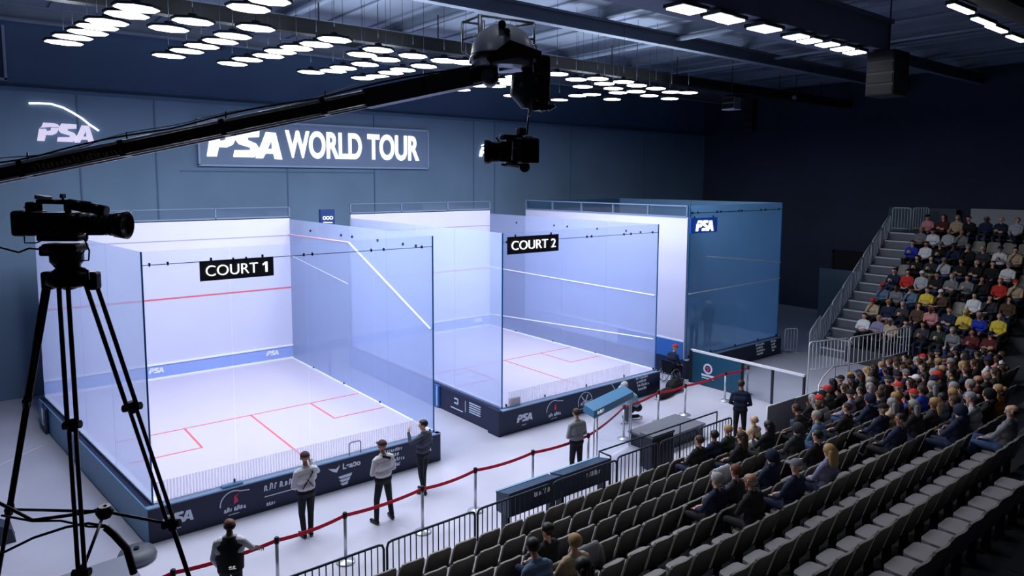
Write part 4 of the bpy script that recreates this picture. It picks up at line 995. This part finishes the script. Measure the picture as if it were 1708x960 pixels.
def dress(o, skin, top, legs, shoe=None, acc=None):
    for i, mt in enumerate((skin, top, legs, shoe or M_shoe, M_eye, acc or M_lip)):
        sl = o.material_slots[i]; sl.link = 'OBJECT'; sl.material = mt
def sethair(o, mt): sl = o.material_slots[0]; sl.link = 'OBJECT'; sl.material = mt
# ---- seated bodies (facing +Y, seat at .45 m)
def seated(pose, lean=0.0, turn=0.0, look=0.0, wide=.11, cross=False):
    b = Body(); py = -.02
    def L(z): return -lean*(z-.55)        # backward lean of the spine
    b.c((-.085, py, .575), (.085, py, .575), .125, .125, 'legs'); b.c((-.06, py-.01+L(.7), .70), (.06, py-.01+L(.7), .70), .130, .130, 'top')
    b.c((-.09, py+L(.88), .88), (.09, py+L(.88), .88), .132, .132, 'top'); b.c((-.125, py-.01+L(1.0), 1.01), (.125, py-.01+L(1.0), 1.01), .085, .085, 'top')
    b.c((0, py+L(1.08), 1.06), (0, py+.015+L(1.14), 1.15), .06, .052, 'skin'); b.c((-.05, py+L(1.06), 1.08), (.05, py+L(1.06), 1.08), .05, .05, 'top')
    a = look; hc = Vector((0, py+.02+L(1.26), 1.255)); b.head(hc, (math.sin(a), math.cos(a), -.12))
    hips = [(-.09, py+.02, .55), (.09, py+.02, .55)]; kn = [(-wide-.02, .40, .53), (wide+.02, .40, .53)]; an = [(-wide-.01, .36, .09), (wide+.01, .38, .09)]
    if cross: kn[1] = (.02, .42, .62); an[1] = (-.16, .46, .34)
    for i in range(2):
        b.c(hips[i], kn[i], .088, .064, 'legs'); b.c(kn[i], an[i], .062, .045, 'legs'); A = Vector(an[i])
        tdir = Vector((.02*(2*i-1), .16, -.05 if not (cross and i) else .02)); b.c(A+Vector((0, -.03, -.045)), A+tdir, .042, .036, 'shoe')
    S = [Vector((s*.195, py-.01+L(1.0), 1.0)) for s in (-1, 1)]
    if pose == 'lap':
        for i, s in enumerate((-1, 1)): b.arm(S[i], (s*.225, .06, .76), (s*.10, .26, .66), (-s*.5, .7, -.2), (0, -.3, -1), .6)
    elif pose == 'crossed':
        b.arm(S[0], (-.228, .09, .78), (.02, .20, .80), (1, .1, .1), (0, -1, 0), .5); b.arm(S[1], (.228, .09, .78), (-.02, .22, .76), (-1, .0, .1), (0, -1, 0), .5)
    elif pose == 'chin':
        b.arm(S[0], (-.22, .14, .76), (.06, .24, .70), (1, .2, 0), (0, -.3, -1), .5); b.arm(S[1], (.20, .20, .80), (.07, .16, 1.06), (-.35, -.2, .9), (-.3, -1, 0), 1.1)
    elif pose == 'phone':
        for i, s in enumerate((-1, 1)): b.arm(S[i], (s*.225, .10, .77), (s*.06, .30, .86), (-s*.25, .5, .5), (-s*.8, -.6, 0), .9)
    elif pose == 'knees':
        for i, s in enumerate((-1, 1)): b.arm(S[i], (s*.23, .12, .80), (s*.13, .36, .66), (0, .8, -.4), (0, -.4, -1), .5)
    return b
SPEC = [seated('lap', .10), seated('crossed', .12, look=.35), seated('chin', -.12, look=-.2), seated('phone', .08, look=.1), seated('knees', -.28, look=.15), seated('lap', .18, look=-.45, cross=True)]
STY = ['short', 'long', 'bun', 'beanie', 'cap', 'hood', 'bald']
SPM = [b.mesh('person', .0105) for b in SPEC]
SPH = {(i, s): None for i in range(len(SPEC)) for s in STY}
def hair_mesh(i, s):
    if SPH[(i, s)] is None: SPH[(i, s)] = SPEC[i].hair(s)
    return SPH[(i, s)]
HTXT = {'short': '{} short hair', 'long': 'long {} hair', 'bun': '{} hair bun', 'beanie': '{} beanie', 'cap': '{} cap', 'hood': '{} hood up', 'bald': 'bald head'}
CAPC = {'black': TOPS['black'], 'navy': TOPS['navy'], 'red': TOPS['red'], 'grey': TOPS['grey'], 'mustard': TOPS['mustard'], 'white': TOPS['white']}
def spectator(loc, rz, where, group, var, style, top, legs, hc, skin=0):
    t = thing('spectator', 'x', 'person', loc, rz, group)
    body = bpy.data.objects.new('body', SPM[var]); COL.objects.link(body); body.parent = t; dress(body, SKIN[skin], TOPS[top], LEGS[legs])
    if style in ('beanie', 'cap'): hm = CAPC[hc]
    elif style == 'hood': hm = TOPS[top]; hc = top
    else: hm = HAIRC[hc]
    h = bpy.data.objects.new('hat' if style in ('beanie', 'cap') else 'hood' if style == 'hood' else 'hair', hair_mesh(var, style)); COL.objects.link(h); h.parent = t; sethair(h, hm)
    t['label'] = 'person in %s top, %s, %s' % (top, HTXT[style].format(hc), where)
    return t
def rand_look(r):
    top = r.choices(list(TOPS), [18, 12, 15, 6, 5, 3, 1.5, 4, 1.5, .6, .8, 0, 2, 1.5, 1.5, 3, .5, 1.5])[0]
    style = r.choices(STY, [9, 7, 2, 3, 3, 2, 1.5])[0]
    hc = r.choice(['black', 'navy', 'grey', 'black', 'navy', 'grey', 'red', 'mustard', 'white']) if style in ('beanie', 'cap') else r.choices(list(HAIRC), [5, 5, 2, 3, 1])[0]
    return r.randrange(len(SPEC)), style, top, r.choices(list(LEGS), [5, 3, 5, 3, 1])[0], hc, r.choices((0, 1, 2), [6, 3, 1])[0]
# ================================================================ seats
M_seatback = mat('seat_shell', (126, 122, 117), .5, noise=.05, scale=6); M_seatpan = mat('seat_pan', (138, 133, 138), .5); M_seatleg = mat('seat_leg', (30, 31, 36), .5, .4)
def seat_proto():
    t = thing('stand_seat', 'x', 'seat')
    m = MB(); N = 8; w = .245
    def bx(z): return w*(1.0 if z < .72 else 1-.16*((z-.72)/.18)**2)
    rows = []
    zs = [.40, .50, .62, .74, .82, .87, .90]
    for side in (0, 1):
        for z in zs:
            row = []
            for k in range(N+1):
                f = -1+2*k/N; x = f*bx(z); zz_ = z-(.03*abs(f)**4 if z > .84 else 0)
                y = -.17-.16*(z-.40)/.5+.045*f*f-side*.035
                row.append(m.bm.verts.new((x, y, zz_)))
            rows.append(row)
    n = len(zs)
    for s in (0, 1):
        for i in range(n-1):
            for k in range(N):
                a, b = rows[s*n+i], rows[s*n+i+1]; f = m.face([a[k], a[k+1], b[k+1], b[k]] if s == 0 else [a[k], b[k], b[k+1], a[k+1]])
                if f: f.smooth = True
    for i in range(n-1):
        for k, fl in ((0, 1), (N, 0)):
            a, b, c, d = rows[i][k], rows[i+1][k], rows[n+i+1][k], rows[n+i][k]; m.face([a, b, c, d] if fl else [d, c, b, a])
    for k in range(N):
        m.face([rows[0][k], rows[n][k], rows[n][k+1], rows[0][k+1]]); m.face([rows[n-1][k], rows[n-1][k+1], rows[2*n-1][k+1], rows[2*n-1][k]])
    m.build('backrest', M_seatback, t)
    m = MB(); pl = [(-.235, -.17), (.235, -.17), (.24, .12), (.215, .235), (.15, .262), (-.15, .262), (-.215, .235), (-.24, .12)]
    m.prism(pl, Matrix.Translation((0, 0, .395)), .05); m.build('seat_pan', M_seatpan, t)
    m = MB(); m.b2((-.03, -.16, .0), (.03, -.06, .40)); m.b2((-.16, -.2, 0), (.16, .06, .025)); m.b2((-.2, -.14, .36), (.2, .1, .395)); m.build('pedestal', M_seatleg, t)
    return t
SP = seat_proto(); sp_used = False
def put_seat(loc, rz, label, group):
    global sp_used
    if not sp_used: sp_used = True; SP.location = loc; SP.rotation_euler = (0, 0, rz); SP['label'] = label; SP['group'] = group; return SP
    return dup(SP, loc, rz, label, group)
rr = random.Random(21)
ROWS = {0: [(2.0, 13.0), (17.9, 23.4)], 1: [(1.9, 23.4)], 2: [(2.2, 23.3)], 3: [(2.4, 22.8)], 4: [(2.7, 21.5)], 5: [(3.1, 18.0)], 6: [(3.7, 15.0)], 7: [(4.6, 12.4)], 8: [(5.7, 10.2)]}
EXPL = {(1, 10.17): (0, 'short', 'black', 'navy', 'brown', 0), (1, 10.7): (1, 'short', 'navy', 'black', 'black', 1), (1, 11.25): (0, 'short', 'dark green', 'black', 'blond', 0), (2, 10.4): (0, 'long', 'black', 'navy', 'brown', 0),
        (2, 11.5): (3, 'long', 'black', 'black', 'black', 1), (3, 11.1): (0, 'hood', 'charcoal', 'black', 'black', 0), (4, 10.3): (0, 'short', 'black', 'black', 'black', 0), (5, 9.3): (0, 'long', 'lavender', 'navy', 'blond', 0),
        (3, 12.5): (2, 'short', 'steel blue', 'blue jeans', 'grey', 0), (3, 13.6): (0, 'short', 'black', 'black', 'brown', 0), (4, 12.9): (5, 'cap', 'navy', 'black', 'black', 0),
        (4, 7.7): (3, 'short', 'charcoal', 'black', 'auburn', 0), (4, 7.1): (0, 'short', 'navy', 'black', 'grey', 0), (5, 7.2): (2, 'bald', 'black', 'black', 'grey', 1), (5, 8.0): (0, 'cap', 'navy', 'navy', 'grey', 0), (4, 8.9): (0, 'hood', 'navy', 'black', 'black', 0),
        (3, 4.2): (0, 'short', 'black', 'navy', 'black', 0), (4, 3.8): (0, 'short', 'beige', 'beige', 'blond', 0), (5, 3.1): (0, 'long', 'black', 'black', 'black', 0), (4, 3.1): (4, 'short', 'steel blue', 'blue jeans', 'black', 0),
        (0, 19.2): (1, 'beanie', 'mustard', 'black', 'mustard', 0), (3, 16.4): (0, 'cap', 'red', 'grey', 'red', 0), (4, 15.0): (1, 'cap', 'black', 'grey', 'red', 0), (4, 15.6): (3, 'short', 'royal blue', 'grey', 'brown', 1), (2, 17.6): (0, 'cap', 'black', 'black', 'navy', 0)}
def dense(k, x):
    return {0: .9 if x > 17 else (.0), 1: .9 if x > 15 else (.35 if x > 12 else 0), 2: .92 if x > 12.8 else 0, 3: .92 if x > 14.2 else 0, 4: .92 if x > 13.6 else 0, 5: .92 if x > 11.8 else 0, 6: .92 if x > 12.2 else 0, 7: .9 if x > 12.2 else 0, 8: 0}[k]
ROWN = ['front', 'second', 'third', 'fourth', 'fifth', 'sixth', 'seventh', 'eighth', 'ninth']
expl_left = dict(EXPL)
for k, spans in ROWS.items():
    n = 0
    for x0, x1 in spans:
        x = x0
        while x <= x1:
            loc = (x, -4.80-.85*k, max(.27*k, .01))
            put_seat(loc, 0, 'grey stand seat, %s from the left in the %s row of the near stand' % (ordn(n), ROWN[k]), 'seats of the near stand')
            key = next((q for q in expl_left if q[0] == k and abs(q[1]-x) < .28), None)
            where = 'near stand %s row, %s from left' % (ROWN[k], ordn(n))
            if key: spectator(loc, rr.uniform(-.12, .12), where, 'spectators in the near stand', *expl_left.pop(key))
            elif rr.random() < dense(k, x): spectator(loc, rr.uniform(-.12, .12), where, 'spectators in the near stand', *rand_look(rr))
            x += .55; n += 1
# clothes left over seat backs
def draped(label, x, k, mt, seed):
    r = random.Random(seed); t = thing('jacket', label, 'jacket', (x, -4.80-.85*k, max(.27*k, .01)))
    pr = [(-.385, .52), (-.375, .70), (-.385, .88), (-.36, .935), (-.31, .93), (-.265, .85), (-.22, .68), (-.17, .50), (-.05, .475), (.06, .48)]
    m = MB(); NX = 10; top = []; 
    for off in (0, .022):
        rows = []
        for j, (y, z) in enumerate(pr):
            w_ = .25-.02*abs(j-3)/3+r.uniform(-.01, .01); row = []
            for i in range(NX+1):
                f = -1+2*i/NX; q = .012*math.sin(f*7+j*1.3+seed)
                sg = -1 if j < 4 else 1
                row.append(m.bm.verts.new((f*w_, y+(sg*off if j not in (3, 4) else 0)+q*.6, z+(off if 2 < j else 0)+abs(q))))
            rows.append(row)
        top.append(rows)
    for rows in top:
        for a, b in zip(rows, rows[1:]):
            for i in range(NX):
                f = m.face([a[i], a[i+1], b[i+1], b[i]])
                if f: f.smooth = True
    A, B = top; n = len(pr)
    for j in range(n-1):
        for i in (0, NX): m.face([A[j][i], A[j+1][i], B[j+1][i], B[j][i]])
    for i in range(NX):
        for j in (0, n-1): m.face([A[j][i], A[j][i+1], B[j][i+1], B[j][i]])
    m.build('body', mt, t)
    for s in (-1, 1): MB().path([(s*.2, -.33, .92), (s*.29, -.36, .84), (s*.31, -.40, .66), (s*.29, -.40, .50)], [.05, .055, .05, .04], 8).build('sleeve', mt, t)
draped('white jacket draped over a seat near the dark-haired crowd by the partition', 11.8, 1, TOPS['white'], 1)
draped('pale grey jacket draped over a third-row seat left of the seated crowd', 9.35, 2, TOPS['light grey'], 2)
draped('grey jacket draped over a seat beside the blond person at bottom centre', 4.6, 3, TOPS['grey'], 3)
FEX = {(0, 0): (1, 'short', 'white', 'black', 'brown', 0), (3, 1): (0, 'long', 'red', 'navy', 'black', 0), (1, 8): (0, 'short', 'yellow', 'grey', 'grey', 0), (1, 6): (3, 'hood', 'yellow', 'navy', 'black', 0), (3, 7): (0, 'short', 'red', 'black', 'blond', 0)}
FARP = [0 if r < 9 else 0 for r in range(8)]
for j in range(8):
    for n in range(9):
        y = -1.95-.55*n; loc = (FX0+.25+.85*j, y, fz(j))
        put_seat(loc, PI/2, 'grey stand seat, %s from the stairs in the %s row of the far stand' % (ordn(n), ROWN[j]), 'seats of the far stand')
        where = 'far stand %s row, %s from stairs' % (ROWN[j], ordn(n))
        if (j, n) in FEX: spectator(loc, PI/2+rr.uniform(-.1, .1), where, 'spectators in the far stand', *FEX[(j, n)])
        elif rr.random() < (.95 if j < 6 else .6):
            lk = list(rand_look(rr)); lk[2] = rr.choices(list(TOPS), [12, 8, 9, 4, 7, 7, 6, 5, 1, 1, .6, .3, 1, 6, 2, 4, 1, 2])[0]
            spectator(loc, PI/2+rr.uniform(-.12, .12), where, 'spectators in the far stand', *lk)
# ================================================================ standing staff
def standing(hipz=.92, arms='down', stance=.1, look=0.0, lean=0.0, tilt=-.1, sc=1.0, sleeve=True, step=0.0):
    b = Body()
    def L(z): return lean*(z-.92)
    b.c((-.075, 0, .95), (.075, 0, .95), .125, .125, 'legs'); b.c((-.065, L(1.08), 1.08), (.065, L(1.08), 1.08), .122, .122, 'top')
    b.c((-.095, L(1.26), 1.26), (.095, L(1.26), 1.26), .128, .128, 'top'); b.c((-.135, L(1.39)-.01, 1.40), (.135, L(1.39)-.01, 1.40), .08, .08, 'top')
    b.c((0, L(1.45), 1.45), (0, L(1.55)+.01, 1.55), .058, .052, 'skin'); b.c((-.045, L(1.46)-.005, 1.47), (.045, L(1.46)-.005, 1.47), .05, .05, 'top')
    b.head((0, L(1.65)+.02, 1.655), (math.sin(look), math.cos(look), tilt))
    for i, s in enumerate((-1, 1)):
        st = step*s; h, k, a = Vector((s*.09, 0, .90)), Vector((s*(stance*.5+.06), .02+st*.5, .50)), Vector((s*stance, -.02+st, .09))
        b.c(h, k, .096, .068, 'legs'); b.c(k, a, .066, .054, 'legs'); b.c(a+Vector((0, -.04, -.045)), a+Vector((s*.03, .17, -.05)), .044, .038, 'shoe')
    S = [Vector((s*.20, L(1.39)-.01, 1.39)) for s in (-1, 1)]
    P = {'down': [((-.26, -.02, 1.12), (-.25, .06, .88), (0, .1, -1), (1, 0, 0)), ((.26, -.02, 1.12), (.25, .06, .88), (0, .1, -1), (-1, 0, 0))],
         'front': [((-.27, .0, 1.12), (-.10, .22, 1.0), (.8, .5, -.1), (0, -1, 0)), ((.27, .0, 1.12), (.10, .24, .98), (-.8, .5, -.1), (0, -1, 0))],
         'ear': [((-.27, .0, 1.12), (-.14, .2, .98), (.7, .6, -.1), (0, -1, 0)), ((.30, .10, 1.28), (.13, .10, 1.55), (-.3, -.1, .9), (-1, 0, 0))],
         'face': [((-.28, .14, 1.28), (-.17, .30, 1.48), (.1, -.1, .9), (.8, -.5, 0)), ((.27, -.02, 1.12), (.24, .08, .90), (0, .1, -1), (-1, 0, 0))],
         'reach': [((-.27, .0, 1.12), (-.22, .12, .92), (0, .2, -1), (1, 0, 0)), ((.33, .10, 1.20), (.40, .32, 1.08), (.2, .8, -.6), (0, -.4, -1))]}[arms]
    for i in range(2): e, w_, d, nn = P[i]; b.arm(S[i], e, w_, d, nn, .6, sleeve if not (arms == 'reach' and i == 1) else False, 1.05)
    return b
def staff(label, b, loc, rz, sc, skin, top, legs, style, hm, shoe=None, extras=None, name='steward'):
    t = thing(name, label, 'person', loc, rz); t.scale = (sc, sc, sc)
    o = bpy.data.objects.new('body', b.mesh('person', .0085)); COL.objects.link(o); o.parent = t; dress(o, skin, top, legs, shoe)
    if style:
        h = bpy.data.objects.new('cap' if style == 'cap' else 'hair', b.hair(style)); COL.objects.link(h); h.parent = t; sethair(h, hm)
    if extras: extras(t)
    return t
M_shirt = mat('shirt_white', (216, 218, 224), .8, noise=.05, scale=9); M_vest = mat('vest_black', (20, 24, 32), .8); M_capm = mat('cap_maroon', (58, 30, 36), .7); M_greysh = mat('shirt_grey', (150, 152, 158), .85); M_greyvest = mat('vest_grey', (66, 72, 88), .8)
def braces(t):
    m = MB()
    for a, b in (((-.11, -.118, 1.08), (.10, -.125, 1.38)), ((.11, -.118, 1.08), (-.02, -.135, 1.25)), ((.10, -.12, 1.38), (.11, .0, 1.475))): m.box((0, 0, 0), (.03, .012, (Vector(b)-Vector(a)).length+.03), m=Matrix.Translation((Vector(a)+Vector(b))/2) @ (Vector(b)-Vector(a)).to_track_quat('Z', 'Y').to_matrix().to_4x4())
    m.build('strap', M_vest, t)
def backpatch(t):
    m = MB(); m.box((.03, -.095, 1.43), (.22, .02, .05), bev=.008, m=Matrix.Translation((.04, -.088, 1.435)) @ Matrix.Rotation(.45, 4, 'Y')); m.build('collar_strap', M_vest, t)
def vest(t):
    m = MB()
    prof = [(.150, .93), (.152, 1.05), (.155, 1.2), (.150, 1.33), (.118, 1.43), (.07, 1.49)]
    N = 20; rows = []
    for r, z in prof: rows.append([m.bm.verts.new(((r*1.42 if z < 1.4 else r*1.5)*math.cos(2*PI*k/N), r*math.sin(2*PI*k/N)*1.02-.005, z)) for k in range(N)])
    for a, b in zip(rows, rows[1:]):
        for k in range(N):
            f = m.face([a[k], a[(k+1) % N], b[(k+1) % N], b[k]])
            if f: f.smooth = True
    m.build('vest', M_vest, t)
    m = MB(); q = facing((.05, -.158, 1.02)); squiggle(m, q, -.05, .05, 0, .03, 3, .008); m.ribbon([(-.05, -.02), (.06, -.02)], .012, q, .006); m.build('printed_mark', M_letter, t)
staff('steward in white shirt and dark dungarees with a hand raised to the ear', standing(arms='ear', stance=.07, look=.3), (2.66, -1.6, 0), .0, 1.0, SKIN[1], M_shirt, M_vest, 'cap', M_capm, None, braces)
staff('steward in white shirt and maroon cap standing legs apart, back turned', standing(arms='front', stance=.19, look=.05), (4.22, -2.0, 0), .05, 1.0, SKIN[1], M_shirt, M_vest, 'cap', M_capm, None, backpatch)
staff('steward in grey vest and dark trousers at the right end of court 1', standing(arms='face', stance=.08, look=-.5, lean=-.05, step=.07), (5.62, -1.35, 0), .35, .99, SKIN[0], M_greyvest, M_vest, 'short', HAIRC['black'])
staff('man in grey shirt and black trousers with hands in front, beside the clear panel', standing(arms='front', stance=.12, look=.2), (9.0, -3.0, 0), -.1, 1.0, SKIN[0], M_greysh, M_vest, 'short', HAIRC['brown'])
staff('bald steward in a black vest over a white shirt at the rope, lower left', standing(arms='reach', stance=.1, look=-.6), (.56, -3.52, 0), -.45, 1.0, SKIN[2], M_shirt, M_vest, 'bald', HAIRC['black'], None, vest)
staff('steward in a navy jacket standing beside the grey partition boards', standing(arms='front', stance=.1, look=.5), (14.35, -4.05, 0), -1.0, 1.0, SKIN[1], TOPS['navy'], LEGS['black'], 'short', HAIRC['brown'])
staff('player in white top standing inside the dark teal court', standing(arms='down', stance=.1), (20.1, 1.75, .765), 2.6, .97, SKIN[1], TOPS['white'], LEGS['navy'], 'short', HAIRC['black'], None, None, 'player')
staff('referee in black with a white collar inside the dark teal court', standing(arms='front', stance=.1), (20.75, 1.6, .765), 2.9, 1.02, SKIN[0], TOPS['black'], LEGS['light grey'] if 'light grey' in LEGS else TOPS['light grey'], 'cap', TOPS['white'], None, None, 'referee')
# kneeling photographer in teal and grey
def kneel():
    b = Body(); b.c((-.08, 0, .42), (.08, 0, .42), .125, .125, 'legs'); b.c((-.07, .08, .55), (.07, .08, .55), .13, .13, 'top'); b.c((-.10, .17, .72), (.10, .17, .72), .13, .13, 'top'); b.c((-.13, .24, .83), (.13, .24, .83), .085, .085, 'accent')
    b.c((0, .27, .88), (0, .33, .95), .058, .052, 'skin'); b.head((0, .37, 1.03), (.0, .8, -.5))
    b.c((-.09, .02, .40), (-.14, .42, .46), .092, .068, 'legs'); b.c((-.14, .42, .46), (-.14, .36, .09), .064, .05, 'legs'); b.c((-.14, .33, .045), (-.15, .52, .04), .044, .038, 'shoe')
    b.c((.09, .02, .38), (.15, .30, .09), .092, .07, 'legs'); b.c((.15, .30, .075), (.14, -.12, .09), .064, .05, 'legs'); b.c((.14, -.14, .09), (.14, -.22, .05), .044, .038, 'shoe')
    for s in (-1, 1): b.arm((s*.19, .25, .82), (s*.24, .42, .62), (s*.10, .58, .68), (-s*.3, .8, .1), (0, -.4, -1), .8)
    return b
kb = kneel()
t = thing('photographer', 'person in teal top with grey shoulders crouching by the blue header board', 'person', (13.4, -1.12, 0), 1.15); t.scale = (1.08,)*3
o = bpy.data.objects.new('body', kb.mesh('person', .0085)); COL.objects.link(o); o.parent = t; dress(o, SKIN[0], mat('cloth_aqua', (118, 168, 186), .8), LEGS['black'], M_shoeW, TOPS['light grey'])
h = bpy.data.objects.new('cap', kb.hair('cap')); COL.objects.link(h); h.parent = t; sethair(h, TOPS['light grey'])
# wheelchair-like chair with a seated person in navy and a red cap
wx, wy = 17.55, .85
t = thing('low_chair', 'small dark chair with pale wheels under the person in the red cap', 'chair', (wx, wy, 0), -1.6)
m = MB(); m.b2((-.22, -.22, .40), (.22, .22, .45)); m.build('seat', M_black, t); m = MB(); m.b2((-.22, -.25, .45), (.22, -.21, .85)); m.build('backrest', M_black, t)
for s in (-1, 1):
    m = MB(); 
    for k in range(20): a0, a1 = 2*PI*k/20, 2*PI*(k+1)/20; m.tube((s*.27, -.05+.27*math.cos(a0), .28+.27*math.sin(a0)), (s*.27, -.05+.27*math.cos(a1), .28+.27*math.sin(a1)), .016, n=5)
    for k in range(6): a0 = 2*PI*k/6; m.tube((s*.27, -.05, .28), (s*.27, -.05+.27*math.cos(a0), .28+.27*math.sin(a0)), .006, n=4)
    m.build('wheel', M_grey, t); MB().lathe([(.06, -.015), (.06, .015)], o=(s*.2, .35, .06), ax=(1, 0, 0), n=10).build('castor', M_grey, t)
m = MB()
for s in (-1, 1): m.tube((s*.22, -.22, .45), (s*.22, -.2, .1), .014); m.tube((s*.2, .2, .42), (s*.2, .35, .1), .012); m.tube((s*.27, -.05, .28), (s*.2, -.05, .4), .014)
m.tube((-.2, .42, .1), (.2, .42, .1), .014); m.build('chair_frame', M_chrome, t)
spectator((wx, wy+.0, .0), -1.6, '', 'x', 4, 'beanie', 'navy', 'black', 'red', 0)
q = [o for o in COL.objects if o.get('group') == 'x'][0]; del q['group']; q['label'] = 'person in navy with a red cap seated on the low wheeled chair'; q.name = 'seated_official'
